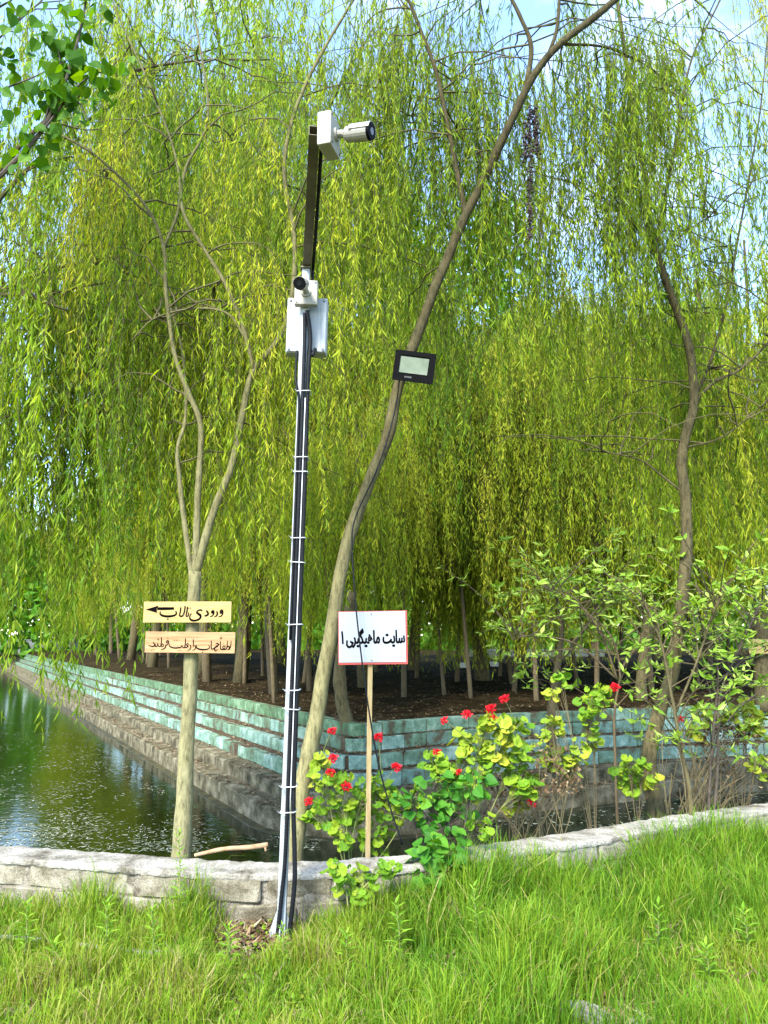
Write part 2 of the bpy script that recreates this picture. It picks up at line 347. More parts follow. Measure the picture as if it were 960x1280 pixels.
# low front wall, back edge of its top
WP = [(-40, 3.4), (-12, 4.6), (-6, 5.32), (-4.2, 5.50), (-2.73, 5.53), (-1.9, 5.38), (-1.23, 5.22), (-0.71, 5.15), (0, 5.27), (0.69, 5.57), (1.47, 5.97), (2.24, 6.41), (3.47, 7.0), (5.2, 7.75), (9, 9.2), (16, 11.0), (60, 17)]
WC = [Vector((p.x, p.y)) for p in catmull([(x, y, 0) for x, y in WP], 10)]
WH = 0.31; WTH = 0.26
def wall_y(x):
    for a, b_ in zip(WC, WC[1:]):
        if a.x <= x <= b_.x: return a.y + (b_.y - a.y) * (x - a.x) / max(1e-6, b_.x - a.x)
    return 5.3
def wall_off(o, pts=None):
    P = pts or WC; r = []
    for i in range(len(P)):
        tt = (P[min(i + 1, len(P) - 1)] - P[max(i - 1, 0)]).normalized()
        r.append(P[i] + Vector((tt.y, -tt.x)) * o)
    return r
def resample(P, step, s0=None, s1=None):
    cum = [0]
    for a, b_ in zip(P, P[1:]): cum.append(cum[-1] + (b_ - a).length)
    s0 = 0 if s0 is None else s0; s1 = cum[-1] if s1 is None else s1
    r = []; i = 0; s = s0
    while s <= s1 + 1e-6:
        while i < len(P) - 2 and cum[i + 1] < s: i += 1
        f = (s - cum[i]) / max(1e-9, cum[i + 1] - cum[i]); p = P[i].lerp(P[i + 1], f)
        tt = (P[i + 1] - P[i]).normalized(); r.append((p, tt)); s += step
    return r

# ------------------------------------------------------------------ ground, water
def sheet(name, rows, mat, smooth=True):
    V = [tuple(p) for r in rows for p in r]; nn = len(rows[0]); F = []
    for i in range(len(rows) - 1):
        for j in range(nn - 1):
            a = i * nn + j; F.append((a, a + 1, a + nn + 1, a + nn))
    me = bpy.data.meshes.new(name); me.from_pydata(V, [], F); me.update()
    if smooth: me.polygons.foreach_set('use_smooth', [True] * len(F))
    o = link(name, me, None, mat); o['kind'] = 'structure'; return o
def nz(x, y, s, a): return a * mnoise.noise(Vector((x * s, y * s, 3.7)))
def lawn_z(x, y):
    return nz(x, y, 0.9, 0.05) + nz(x, y, 3.1, 0.018) - 0.01
sheet('ground', [[(x, y, -1.7) for x in (-900, -60, 60, 900)] for y in (-900, 0, 60, 900)], M['far'])
rows = []
WL = wall_off(0.10)
WL2 = [Vector((p.x, p.y)) for p in WL]
for k in [0, 0.1, 0.25, 0.4, 0.6, 0.8, 1.0, 1.25, 1.5, 1.8, 2.2, 2.7, 3.3, 4.2, 6, 9, 14, 30, 120]:
    rows.append([(p.x, p.y - k, lawn_z(p.x, p.y - k) if k < 12 else 0) for p in WL2])
sheet('lawn', rows, M['lawn'])
rows = []
for k, z in [(0.0, -0.02), (0.3, -0.03), (0.6, -0.06), (0.9, -0.22), (1.3, -0.75), (2.0, -1.4)]:
    rows.append([(p.x, p.y - 0.1 + k, z + nz(p.x, p.y + k, 2, 0.04)) for p in WC])
sheet('bank_soil', rows, M['soil'])
sheet('pond_water', [[(x, y, ZW) for x in (-70, -30, -8, 0, 8, 24)] for y in (4.5, 8, 14, 30, 62)], M['water'])
# the land behind the terraces
vl = [0] + [0.4 * i for i in range(1, 36)] + [16, 20, 26, 34, 45, 80, 200, 500]
def rc_at(s):
    cum = 0
    for a, b_ in zip(RC, RC[1:]):
        l = (b_ - a).length
        if cum + l >= s: return a.lerp(b_, (s - cum) / l)
        cum += l
    return RC[-1] + (RC[-1] - RC[-2]).normalized() * (s - cum)
ul = [0] + [0.4 * i for i in range(1, 46)] + [20, 23, 27, 32, 38, 45, 52, 60, 90, 200, 500]
def grove_z(x, y):
    d = math.hypot(x - C0.x, y - C0.y)
    return ZT - 0.045 + min(0.25, 0.012 * d) + nz(x, y, 0.7, 0.07) * min(1, d / 3) + nz(x, y, 2.3, 0.03) * min(1, d / 2)
rows = []
for u in ul:
    r = []
    for s in vl:
        p = C0 + DL * u + (rc_at(s) - C0)
        edge = min(u, s)
        z = ZT - 0.045 if edge < 0.2 else grove_z(p.x, p.y)
        r.append((p.x, p.y, z))
    rows.append(r)
sheet('grove_ground', rows, M['soil'])
E = C0 + DL * 52
rows = [[(*(E + DL * s - NL.lerp(NL, 0) * 0 + NL * tt), ZT - 0.02) for tt in (-0.3, 3, 10, 40, 150)] for s in (0.6, 3, 8, 30, 200)]
sheet('far_bank_ground', rows, M['far'])

# ------------------------------------------------------------------ stepped terraces
def block_mesh(name, sz, mat, bev=0.008, rough=0.004, seed=0):
    bm = bmesh.new(); bmesh.ops.create_cube(bm, size=1.0)
    for v in bm.verts: v.co = Vector((v.co.x * sz[0], v.co.y * sz[1], v.co.z * sz[2]))
    bmesh.ops.bevel(bm, geom=list(bm.edges), offset=bev, segments=1, affect='EDGES')
    rg = np.random.default_rng(seed)
    for v in bm.verts: v.co += Vector(rg.normal(0, rough, 3))
    me = bpy.data.meshes.new(name); bm.to_mesh(me); bm.free(); me.materials.append(mat); return me
ROWS = [  # offset of front face, z0, z1
    (0.10, 0.394, 0.574), (0.17, 0.214, 0.394), (0.46, 0.034, 0.214), (0.74, -0.146, 0.034)]
CONC = [(1.05, -0.326, -0.146), (1.36, -0.85, -0.326), (1.50, -0.95, ZW + 0.004)]
BL, BH, BD = 0.374, 0.174, 0.15
bank_l = empty('stepped_bank', (*(C0 + DL * 6 + NL * 0.7), 0), 'long straight stepped bank of turquoise painted blocks receding beside the dark pond', 'steps')
bank_r = empty('stepped_terrace', (*(RC[8] + Vector((0.4, -0.6))), 0), 'stepped terrace of pale turquoise blocks behind the red flowered plants', 'steps')
vmesh = {}
for k, key in [(0, 'turq_green'), (1, 'turq'), (2, 'turq_blue')]:
    vmesh[key] = [block_mesh('block', (BL, BD, BH), M[key], 0.008, 0.0018, 10 * k + i) for i in range(3)]
def place_block(me, p, tt, z, parent, rg, jit=0.003, name='block'):
    o = bpy.data.objects.new(name, me); COL.objects.link(o)
    a = math.atan2(tt.y, tt.x)
    o.location = Vector((p.x, p.y, z)) + Vector((*(rg.normal(0, jit, 2)), rg.normal(0, 0.002)))
    o.rotation_euler = (rg.normal(0, 0.006), rg.normal(0, 0.004), a + rg.normal(0, 0.006))
    return under(o, parent)
rg = np.random.default_rng(3)
for ri, (o_, z0, z1) in enumerate(ROWS):
    mid = top_path(o_ - BD / 2)
    right = mid[IARC:]; left = mid[:IARC + 1][::-1]
    st = BL + 0.009
    off = st / 2 + (0.5 * st if ri % 2 else 0)
    zc = (z0 + z1) / 2
    for (p, tt) in resample(right, st, off - st / 2 if ri % 2 else off, 11.5):
        key = 'turq' if ri == 0 else ('turq_blue' if rg.random() < 0.6 else 'turq')
        place_block(vmesh[key][rg.integers(3)], p, tt, zc, bank_r, rg)
    for (p, tt) in resample(left, st, off, 18.5):
        key = 'turq_green' if ri == 0 else ('turq_blue' if rg.random() < (0.25 + 0.2 * (ri > 1)) else 'turq')
        place_block(vmesh[key][rg.integers(3)], p, tt, zc, bank_l, rg)
    if ri < 2:                                            # quoin closing the sharp corner
        t0 = (RC[1] - RC[0]).normalized(); nr = Vector((t0.y, -t0.x)); qp = C0 + (NL + nr) * (o_ - 0.088)
        me_q = block_mesh('block', (0.19, 0.19, BH), M['turq' if ri else 'turq_green'], 0.012, 0.002, 90 + ri); place_block(me_q, qp, DL, zc, bank_r, rg)
    # far blocks, joined
    fb = MB()
    for (p, tt) in resample(left, st, off + math.ceil((18.5 - off) / st) * st, 58):
        a = math.atan2(tt.y, tt.x); fb.box((p.x, p.y, zc), (BL, BD, BH), Matrix.Rotation(a, 3, 'Z'))
    ob = fb.build('far_blocks', M['turq_green' if ri == 0 else 'turq'], bank_l); ob['kind'] = 'stuff'
    fb = MB()
    rr = resample(right, st, 11.5 + st, 40)
    for (p, tt) in rr:
        a = math.atan2(tt.y, tt.x); fb.box((p.x, p.y, zc), (BL, BD, BH), Matrix.Rotation(a, 3, 'Z'))
    ob = fb.build('far_blocks', M['turq'], bank_r); ob['kind'] = 'stuff'
def sweep(profile, i0, i1, rough=0.0, sub=1):
    """profile: list of (offset, z); runs along the bank path between indices"""
    mb = MB(); paths = [top_path(o_)[i0:i1] for o_, z in profile]
    n_ = len(paths[0]); V = []
    for j in range(n_):
        for k, (o_, z) in enumerate(profile):
            p = paths[k][j]; q = Vector((p.x, p.y, z))
            if rough: q += Vector((mnoise.noise(q * 3), mnoise.noise(q * 3 + Vector((9, 0, 0))), 0.7 * mnoise.noise(q * 4 + Vector((0, 7, 0))))) * rough
            V.append(tuple(q))
    kk = len(profile); F = []
    for j in range(n_ - 1):
        for k in range(kk - 1):
            a = j * kk + k; F.append((a, a + 1, a + kk + 1, a + kk))
    mb.add(V, F); return mb
NTOT = len(top_path(0))
for (par, i0, i1) in [(bank_l, 0, IARC + 1), (bank_r, IARC, NTOT)]:
    for ri, (o_, z0, z1) in enumerate(ROWS):
        back = ROWS[ri - 1][0] - 0.12 if ri else -0.08
        sweep([(o_ - 0.012, z0 - 0.02), (o_ - 0.012, z1 - 0.007), (back, z1 - 0.005)], i0, i1).build('tread', M['tread'], par)
    for ri, (o_, z0, z1) in enumerate(CONC):
        back = CONC[ri - 1][0] - 0.05 if ri else ROWS[-1][0] - 0.1
        sweep([(o_, z0), (o_, z1 - 0.012), (o_ - 0.012, z1), (o_ - 0.14, z1 + 0.003), (back, z1)], i0, i1, 0.007).build('concrete_step' if ri < 2 else 'sunken_ledge', M['step' if ri < 2 else 'ledge'], par)
# far end of the pond: brown steps and a white wall behind
fe = empty('far_steps', (*(E + NL * 4), 0), 'brown stepped bank closing the far end of the pond', 'steps')
for i in range(5):
    mb = MB(); a = math.atan2(NL.y, NL.x)
    c = E + NL * 14 + DL * (0.3 + 0.3 * i); z1 = ZW + 0.24 * (i + 1)
    mb.box((c.x, c.y, (z1 - 1.2) / 2 ), (31, 0.34, z1 + 1.2), Matrix.Rotation(a, 3, 'Z'))
    mb.build('step', M['step'], fe, bevel=0.03)
c = E + NL * 14 + DL * 5
ww = MB(); ww.box((c.x, c.y, 1.05), (36, 0.25, 1.0), Matrix.Rotation(math.atan2(NL.y, NL.x), 3, 'Z'))
ww.box((c.x, c.y, 1.585), (36.2, 0.36, 0.07), Matrix.Rotation(math.atan2(NL.y, NL.x), 3, 'Z'))
tag(ww.build('garden_wall', M['whitewall'], bevel=0.01), 'white plastered wall behind the far end of the pond', 'wall')

# ------------------------------------------------------------------ low front wall
fw = empty('low_block_wall', (0, 5.0, 0), 'low weathered concrete block wall along the grass', 'wall')
near = [p for p in WC if -9 < p.x < 12]
rb = [block_mesh('block', (0.372, 0.20, 0.142), M['cblock'], 0.014, 0.006, 50 + i) for i in range(4)]
front_mid = wall_off(WTH - 0.10, near)
for ci, zc in enumerate((0.066, 0.215)):
    for (p, tt) in resample(front_mid, 0.39, 0.2 if ci else 0.0):
        place_block(rb[rg.integers(4)], p, tt, zc, fw, rg, 0.006)
def wall_sweep(profile, step, rough, freq, mat, name, seed=0):
    P = [p for p, _ in resample(near, step)]
    paths = [wall_off(o_, P) for o_, z in profile]; V = []; kk = len(profile)
    for j in range(len(P)):
        for k in range(kk):
            q = Vector((*paths[k][j], profile[k][1]))
            q += Vector((mnoise.noise(q * freq), mnoise.noise(q * freq + Vector((9, seed, 0))), mnoise.noise(q * freq + Vector((seed, 7, 0))))) * rough
            q += Vector((0, mnoise.noise(q * 31), mnoise.noise(q * 29))) * rough * 0.6
            V.append(tuple(q))
    F = [(j * kk + k, j * kk + k + 1, (j + 1) * kk + k + 1, (j + 1) * kk + k) for j in range(len(P) - 1) for k in range(kk - 1)]
    mb = MB(); mb.add(V, F); return mb.build(name, mat, fw, smooth=False)
wall_sweep([(WTH - 0.012, -0.12), (WTH - 0.014, 0.06), (WTH - 0.013, 0.14), (WTH - 0.014, 0.22), (WTH - 0.012, 0.30)], 0.05, 0.008, 9, M['mortar'], 'mortar', 3)
wall_sweep([(0.03, -0.12), (0.02, 0.1), (0.0, 0.27), (0.0, WH - 0.008), (0.008, WH), (0.05, WH + 0.003), (0.1, WH + 0.003), (0.16, WH + 0.003), (0.21, WH + 0.002), (WTH - 0.004, WH), (WTH + 0.004, WH - 0.008), (WTH + 0.006, WH - 0.026), (WTH + 0.004, WH - 0.038), (WTH - 0.03, WH - 0.045)], 0.02, 0.008, 11, M['concrete'], 'coping', 1)

# ------------------------------------------------------------------ foliage builders (numpy)
def unit(a): return a / np.maximum(1e-9, np.linalg.norm(a, axis=1, keepdims=True))
def leaf_arrays(base, d, side, L, W, curl, tint):
    """one folded lance leaf each: 4 points, 2 triangles"""
    n_ = len(base); nrm = np.cross(d, side)
    L = L[:, None]; W = W[:, None]
    mid = base + d * L * 0.42 + nrm * (L * curl * 0.35)[:, :]
    tip = base + d * L - nrm * L * curl
    V = np.stack([base, mid + side * W * 0.5, tip, mid - side * W * 0.5], 1).reshape(-1, 3)
    i = np.arange(n_)[:, None] * 4
    F = np.concatenate([i + [0, 1, 2], i + [0, 2, 3]], 1).reshape(-1, 3)
    return V, F, np.repeat(tint, 4)
def strands(att, L, drift, rg, sp, ll, lw, tint0, tspread=0.12):
    """hanging shoots: att (n,3), L (n), drift (n,2). Returns leaf arrays and twig arrays"""
    n_ = len(att); ph = rg.uniform(0, 6.28, (n_, 2)); fr = rg.uniform(0.6, 1.5, (n_, 1)); amp = rg.uniform(0.015, 0.095, (n_, 2))
    def pos(idx, t):
        t = t[:, None]; Ls = L[idx][:, None]
        h = drift[idx] * (1 - (1 - t) ** 2.2) + amp[idx] * np.sin(ph[idx] + fr[idx] * 6.28 * t) * t * Ls
        z = -Ls * (0.15 * t + 0.85 * t ** 1.25)
        return att[idx] + np.concatenate([h, z], 1)
    cnt = np.maximum(4, (L / sp).astype(int)); idx = np.repeat(np.arange(n_), cnt); m = len(idx)
    t = rg.uniform(0.03, 1.0, m)
    b = pos(idx, t); az = rg.uniform(0, 6.28, m); out = rg.uniform(0.08, 0.55, m)
    d = unit(np.stack([np.cos(az) * out, np.sin(az) * out, -rg.uniform(0.45, 1.0, m)], 1))
    s = unit(np.cross(d, rg.normal(0, 1, (m, 3))))
    tn = np.clip(tint0[idx] + rg.normal(0, tspread, m), 0, 1)
    lv = leaf_arrays(b, d, s, rg.uniform(0.35, 1.4, m) * ll, rg.uniform(0.55, 1.4, m) * lw, rg.uniform(-0.05, 0.18, m)[:, None], tn)
    K = 5; tt = np.linspace(0, 1, K + 1); id2 = np.repeat(np.arange(n_), K + 1); p = pos(id2, np.tile(tt, n_)).reshape(n_, K + 1, 3)
    wd = np.linspace(0.0026, 0.0009, K + 1)[None, :, None]; ring = []
    for k in range(3):
        a = 2.094 * k; ring.append(p + np.array([math.cos(a), math.sin(a), 0]) * wd)
    TV = np.stack(ring, 2).reshape(-1, 3)                     # strand, k, 3
    q = np.arange(K)[:, None] * 3; f = []
    for k in range(3):
        a = q + k; b2 = q + (k + 1) % 3
        f.append(np.concatenate([a, b2, b2 + 3], 1)); f.append(np.concatenate([a, b2 + 3, a + 3], 1))
    f = np.concatenate(f, 0); TF = (np.arange(n_)[:, None, None] * 3 * (K + 1) + f[None]).reshape(-1, 3)
    return lv, (TV, TF)
def cat(arrs):
    V = []; F = []; T = []; o_ = 0
    for a in arrs:
        V.append(a[0]); F.append(a[1] + o_); o_ += len(a[0])
        if len(a) > 2: T.append(a[2])
    return np.concatenate(V), np.concatenate(F), (np.concatenate(T) if T else None)
def arch(p0, az, ln, rise, droop, rg, k=8):
    pts = []; a = az
    for i in range(k + 1):
        t = i / k; a2 = a + 0.25 * math.sin(3 * t + az)
        pts.append(p0 + Vector((math.cos(a2) * ln * t, math.sin(a2) * ln * t, rise * math.sin(1.9 * t) - droop * t * t)))
    return pts
def along(pts, t):
    x = t * (len(pts) - 1); i = min(int(x), len(pts) - 2); return pts[i].lerp(pts[i + 1], x - i)
def tube_tris(mb):
    V = np.concatenate(mb.v); F = []
    for f in mb.f:
        for k in range(1, len(f) - 1): F.append((f[0], f[k], f[k + 1]))
    return V, np.array(F, np.int32)
def crown(limbs, rg, nsec, sec_len, nstr, slen, sp, ll, lw, zmin=2.2, floor=1.2, ymin=None, tint=(0.5, 0.2), rise=(0.1, 0.6), mat='willow', keep=None, tip_bias=0.6):
    """secondary shoots off the limbs, hanging strands off the shoots -> (leaf mesh, twig mesh)"""
    secs = []; tw = MB()
    for i in range(nsec):
        for _ in range(20):
            lb = limbs[rg.integers(len(limbs))]; t = rg.uniform(0.25, 1.0); p = along(lb, t)
            if p.z > zmin: break
        az = rg.uniform(0, 6.28); ln = rg.uniform(*sec_len) * (1.1 - 0.4 * t)
        s = arch(p, az, ln, rg.uniform(*rise), rg.uniform(0.2, 0.9) * ln * 0.5, rg)
        secs.append(s)
        if ymin is None or min(q.y for q in s) > ymin:
            tw.tube([q + Vector(rg.normal(0, .018, 3)) * (j > 0) for j, q in enumerate(s)], [0.0075 * (1 - k / 8) ** 0.8 + 0.0012 for k in range(9)], 4, False)
    att = []; Ls = []; dr = []; ti = []
    gt = {i: rg.normal(0, tint[1]) for i in range(len(secs))}
    tries = 0
    while len(att) < nstr and tries < nstr * 6:
        tries += 1
        i = rg.integers(len(secs)); s = secs[i]; t = rg.uniform(0.1, 1.0) ** tip_bias
        p = along(s, t); L = rg.uniform(*slen)
        fl = floor + rg.exponential(0.35)
        if p.z - L < fl: L = p.z - fl
        if L < 0.25: continue
        if ymin is not None and p.y < ymin: continue
        if keep is not None and not keep(p, L): continue
        a = math.atan2(s[-1].y - s[0].y, s[-1].x - s[0].x) + rg.normal(0, 0.8); d = rg.uniform(0.03, 0.28)
        p = p + Vector((rg.normal(0, .10), abs(rg.normal(0, .10)) if ymin is not None else rg.normal(0, .12), rg.normal(0, .05)))
        att.append(tuple(p)); Ls.append(L); dr.append((math.cos(a) * d, max(math.sin(a) * d, -0.1) if ymin is not None else math.sin(a) * d)); ti.append(tint[0] + gt[i] + rg.normal(0, 0.06))
    lv, tv = strands(np.array(att), np.array(Ls), np.array(dr), rg, sp, ll, lw, np.array(ti))
    parts = [tv]
    if tw.v: parts.append(tube_tris(tw))
    V, F, _ = cat(parts)
    return tri_mesh('foliage', lv[0], lv[1], M[mat], lv[2]), tri_mesh('twigs', V, F, M['twig'])
def limb3(pxs, Y, k=5):
    """pixel polyline (px, py, depth offset) -> smooth 3-D line"""
    return catmull([at(p[0], p[1], Y + (p[2] if len(p) > 2 else 0)) for p in pxs], k)
def limb_obj(name, pts, r0, r1, mat, parent, sides=10, rough=0.1, seed=0, flare=0.0):
    fine = []
    for a, b_ in zip(pts, pts[1:]):
        k_ = max(1, int((b_ - a).length / 0.07)); fine += [a.lerp(b_, j / k_) for j in range(k_)]
    pts = [p + Vector((mnoise.noise(p * 2.2 + Vector((seed, 0, 0))), mnoise.noise(p * 2.2 + Vector((0, seed, 5))), 0)) * r0 * 0.22 for p in fine + [pts[-1]]]
    mb = MB(); n_ = len(pts)
    rad = [r0 + (r1 - r0) * (i / (n_ - 1)) ** 0.85 + flare * max(0, 1 - i / 10) for i in range(n_)]
    mb.tube(pts, rad, sides, True, rough, seed)
    return mb.build(name, mat, parent, smooth=True)

# ------------------------------------------------------------------ the three foreground willows and the leafy edge on the left
def fg_tree(name, label, base, limbs, barkm, seed, trunk_i=1, **kw):
    root = empty(name, base, label, 'tree'); rg = np.random.default_rng(seed)
    for i, (pts, r0, r1) in enumerate(limbs):
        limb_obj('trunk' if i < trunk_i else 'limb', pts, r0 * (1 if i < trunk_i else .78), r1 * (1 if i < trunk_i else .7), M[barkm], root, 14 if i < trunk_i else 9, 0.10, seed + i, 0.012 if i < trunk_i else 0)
    me, tw = crown([l[0] for l in limbs], rg, **kw)
    fo = link('crown', me); under(fo, root); fo['kind'] = 'stuff'
    to = link('twigs', tw); under(to, root); to['kind'] = 'stuff'
    return root

Y1 = 5.62
b1 = at(226, 1100, Y1); b1.z = -0.1
t1 = [b1] + limb3([(228, 1060), (232, 960), (237, 860), (240, 780), (243, 715)], Y1)
T1 = [(t1, 0.062, 0.046),
      (limb3([(242, 730), (232, 660), (225, 600), (222, 560), (232, 520, .1), (228, 440, .15), (212, 380, .2)], Y1), 0.03, 0.012),
      (limb3([(244, 722), (246, 640), (250, 580), (251, 530), (236, 490), (218, 440), (208, 370), (205, 310), (180, 255, -.1), (120, 195, -.2), (60, 160, -.2)], Y1), 0.036, 0.012),
      (limb3([(244, 722), (266, 640), (290, 580), (303, 520), (316, 465), (350, 420, .1), (368, 350, .2), (366, 280, .3), (355, 200, .4), (380, 110, .5), (430, 20, .6), (480, -60, .7)], Y1), 0.04, 0.014),
      (limb3([(317, 462), (303, 408), (282, 355), (256, 312), (228, 262), (232, 210, .1), (260, 150, .2), (250, 60, .3), (230, -40, .4)], Y1), 0.024, 0.009),
      (limb3([(308, 425), (288, 395), (262, 386), (225, 388), (190, 400), (165, 425)], Y1), 0.016, 0.006),
      (limb3([(205, 310), (225, 250, .1), (215, 180, .3), (180, 90, .5), (140, 0, .7), (120, -80, .9)], Y1), 0.016, 0.008)]
def keep1(p, L):
    return p.y > (5.5 if p.x > -2.0 else 5.35) and p.x < 1.2
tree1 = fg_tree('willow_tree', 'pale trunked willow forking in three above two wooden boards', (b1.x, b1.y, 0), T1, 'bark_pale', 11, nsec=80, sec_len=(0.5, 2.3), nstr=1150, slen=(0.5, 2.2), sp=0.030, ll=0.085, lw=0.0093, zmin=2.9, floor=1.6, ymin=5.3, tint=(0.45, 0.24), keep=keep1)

Y2 = 5.75
b2 = at(362, 1110, Y2); b2.z = -0.1
t2 = [b2] + limb3([(366, 1060), (384, 950), (402, 850), (420, 760), (436, 670), (462, 600), (487, 540), (500, 478), (524, 410), (556, 330), (582, 270), (612, 210), (640, 150, -.1), (668, 95, -.15), (700, 55, -.2), (745, 20, -.2), (800, -30, -.2), (850, -90, -.2)], Y2, 4)
n2_ = len(t2)
T2 = [(t2, 0.066, 0.022),
      (limb3([(582, 272), (573, 220), (560, 160), (545, 90), (525, 35), (505, -15), (480, -90)], Y2 + .03), 0.03, 0.016),
      (limb3([(658, 108), (664, 60), (652, 25), (630, -20), (600, -80)], Y2 - .1), 0.03, 0.016),
      (limb3([(680, 82), (695, 40), (700, -10), (705, -80)], Y2 - .15), 0.022, 0.014),
      (limb3([(612, 212), (590, 180, .2), (540, 150, .5), (500, 145, .8), (470, 160, 1.0)], Y2), 0.014, 0.006),
      (limb3([(700, 55), (760, 60, .3), (820, 90, .6), (870, 140, .9)], Y2 - .2), 0.016, 0.006)]
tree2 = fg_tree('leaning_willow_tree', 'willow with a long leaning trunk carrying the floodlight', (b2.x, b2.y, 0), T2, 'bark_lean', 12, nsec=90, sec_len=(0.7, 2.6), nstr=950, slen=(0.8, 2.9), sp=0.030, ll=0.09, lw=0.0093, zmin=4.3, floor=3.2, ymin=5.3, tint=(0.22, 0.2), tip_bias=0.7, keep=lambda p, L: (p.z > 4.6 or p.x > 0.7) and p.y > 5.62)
# dead dark catkins hanging under its main limb
dm = MB(); rg = np.random.default_rng(5)
for (x0, y0, x1, y1, n_) in [(663, 120, 662, 300, 260), (668, 130, 672, 195, 150), (660, 150, 655, 200, 90)]:
    a = at(x0, y0, Y2 - .15); b_ = at(x1, y1, Y2 - .15); dm.tube([a, b_], 0.004, 4)
    for i in range(n_):
        t = rg.uniform(0.08, 1); p = a.lerp(b_, t) + Vector(rg.normal(0, 0.014, 3)); s = rg.uniform(0.006, 0.015)
        dm.add([tuple(p + Vector(q) * s) for q in [(1, 0, -.5), (-.5, .9, -.5), (-.5, -.9, -.5), (0, 0, 1.2)]], [(0, 1, 3), (1, 2, 3), (2, 0, 3), (0, 2, 1)])
dead = dm.build('dead_catkins', M['dead'], tree2); dead['kind'] = 'stuff'

Y3 = 6.95
b3 = at(820, 1040, Y3); b3.z = -0.1
t3 = [b3] + limb3([(818, 1005), (812, 950), (822, 900), (836, 855), (848, 790), (856, 720), (858, 640), (853, 580), (858, 540), (868, 500), (862, 440), (845, 385), (822, 325), (812, 280), (806, 220), (793, 140), (780, 60), (768, -20), (760, -90)], Y3, 4)
T3 = [(t3, 0.072, 0.013),
      (limb3([(818, 318), (826, 270), (838, 215), (852, 130), (866, 70), (895, 10), (930, -60)], Y3), 0.024, 0.01),
      (limb3([(816, 312), (795, 285), (770, 258), (745, 245), (715, 250, .2)], Y3), 0.014, 0.006),
      (limb3([(820, 320), (845, 300), (880, 275), (915, 262)], Y3), 0.014, 0.006),
      (limb3([(862, 510), (890, 480), (925, 462), (960, 430), (1000, 400)], Y3), 0.022, 0.009),
      (limb3([(866, 505), (892, 440), (910, 370), (922, 300), (935, 230), (950, 140), (960, 40)], Y3 + .2), 0.022, 0.008),
      (limb3([(853, 615), (828, 595), (800, 575), (760, 566), (722, 562)], Y3), 0.016, 0.006),
      (limb3([(855, 560), (905, 545), (960, 500)], Y3), 0.014, 0.006)]
tree3 = fg_tree('rough_willow_tree', 'willow with rough grey bark and bent trunk beside the double dark stem', (b3.x, b3.y, 0), T3, 'bark_grey', 13, nsec=95, sec_len=(0.5, 2.4), nstr=900, slen=(0.5, 2.4), sp=0.030, ll=0.09, lw=0.0093, zmin=3.3, floor=2.3, ymin=5.6, tint=(0.36, 0.22), keep=lambda p, L: p.y > 6.92)

Y4 = 13.6
b4 = at(957, 900, Y4); b4.z = 0.45
t4 = [b4] + limb3([(956, 880), (953, 800), (946, 720), (934, 650), (920, 580), (912, 545), (900, 500), (880, 430), (870, 350)], Y4)
T4 = [(t4, 0.15, 0.05), (limb3([(926, 612), (945, 580), (962, 550), (985, 480), (1000, 380)], Y4), 0.08, 0.03), (limb3([(912, 545), (930, 470), (935, 400), (930, 300)], Y4), 0.06, 0.03)]
tree4 = fg_tree('board_willow_tree', 'willow on the terrace with a wooden board nailed low on its trunk', (b4.x, b4.y, ZT), T4, 'bark_grey', 14, nsec=60, sec_len=(0.8, 3.0), nstr=800, slen=(0.8, 3.2), sp=0.04, ll=0.13, lw=0.018, zmin=3.5, floor=2.0, tint=(0.6, 0.2), mat='willow')

# off to the left: trunk outside the picture, fresh green strands hanging into it
YL = 5.9
lb = Vector((-4.1, 6.0, -0.1))
TL = [([lb + Vector((0.02 * math.sin(i), 0, 0.45 * i)) for i in range(8)], 0.11, 0.075),
      (catmull([(-4.1, 6.0, 2.9), (-3.8, 6.0, 3.8), (-3.2, 6.1, 4.6), (-2.6, 6.2, 4.9), (-2.1, 6.3, 4.8)]), 0.05, 0.012),
      (catmull([(-4.1, 6.0, 2.8), (-4.0, 5.8, 3.6), (-3.5, 5.7, 4.2), (-2.9, 5.65, 4.35), (-2.45, 5.6, 4.2)]), 0.045, 0.012),
      (catmull([(-4.1, 6.0, 2.9), (-4.2, 6.6, 4.0), (-3.7, 7.0, 5.0), (-3.0, 7.3, 5.4)]), 0.045, 0.012),
      (catmull([(-4.1, 6.0, 2.6), (-3.6, 5.95, 3.1), (-3.1, 5.9, 3.4), (-2.6, 5.9, 3.5)]), 0.03, 0.009)]
TL += [(catmull([(-4.1, 6.0, 2.9), (-4.0, 6.3, 4.6), (-3.5, 6.6, 6.2), (-2.8, 6.9, 7.2), (-2.0, 7.1, 7.6), (-1.2, 7.2, 7.7)]), 0.06, 0.012),
       (catmull([(-4.0, 6.3, 4.4), (-3.7, 6.9, 6.0), (-3.1, 7.5, 7.3), (-2.3, 7.8, 8.2), (-1.3, 7.9, 8.6)]), 0.04, 0.010),
       (catmull([(-4.1, 6.0, 3.4), (-4.3, 6.4, 5.4), (-3.9, 6.5, 7.0), (-3.3, 6.6, 7.9)]), 0.04, 0.010)]
treeL = fg_tree('fresh_willow_tree', 'bright green willow whose long fresh strands hang over the pond edge', (lb.x, lb.y, 0), TL, 'bark_grey', 15, nsec=115, sec_len=(0.4, 1.9), nstr=1200, slen=(0.8, 2.6), sp=0.031, ll=0.105, lw=0.013, zmin=2.8, floor=0.95, ymin=5.35, tint=(0.45, 0.22), mat='willow_fresh', keep=lambda p, L: p.x < -1.55 or (p.z > 5.2 and p.y > 6.2))

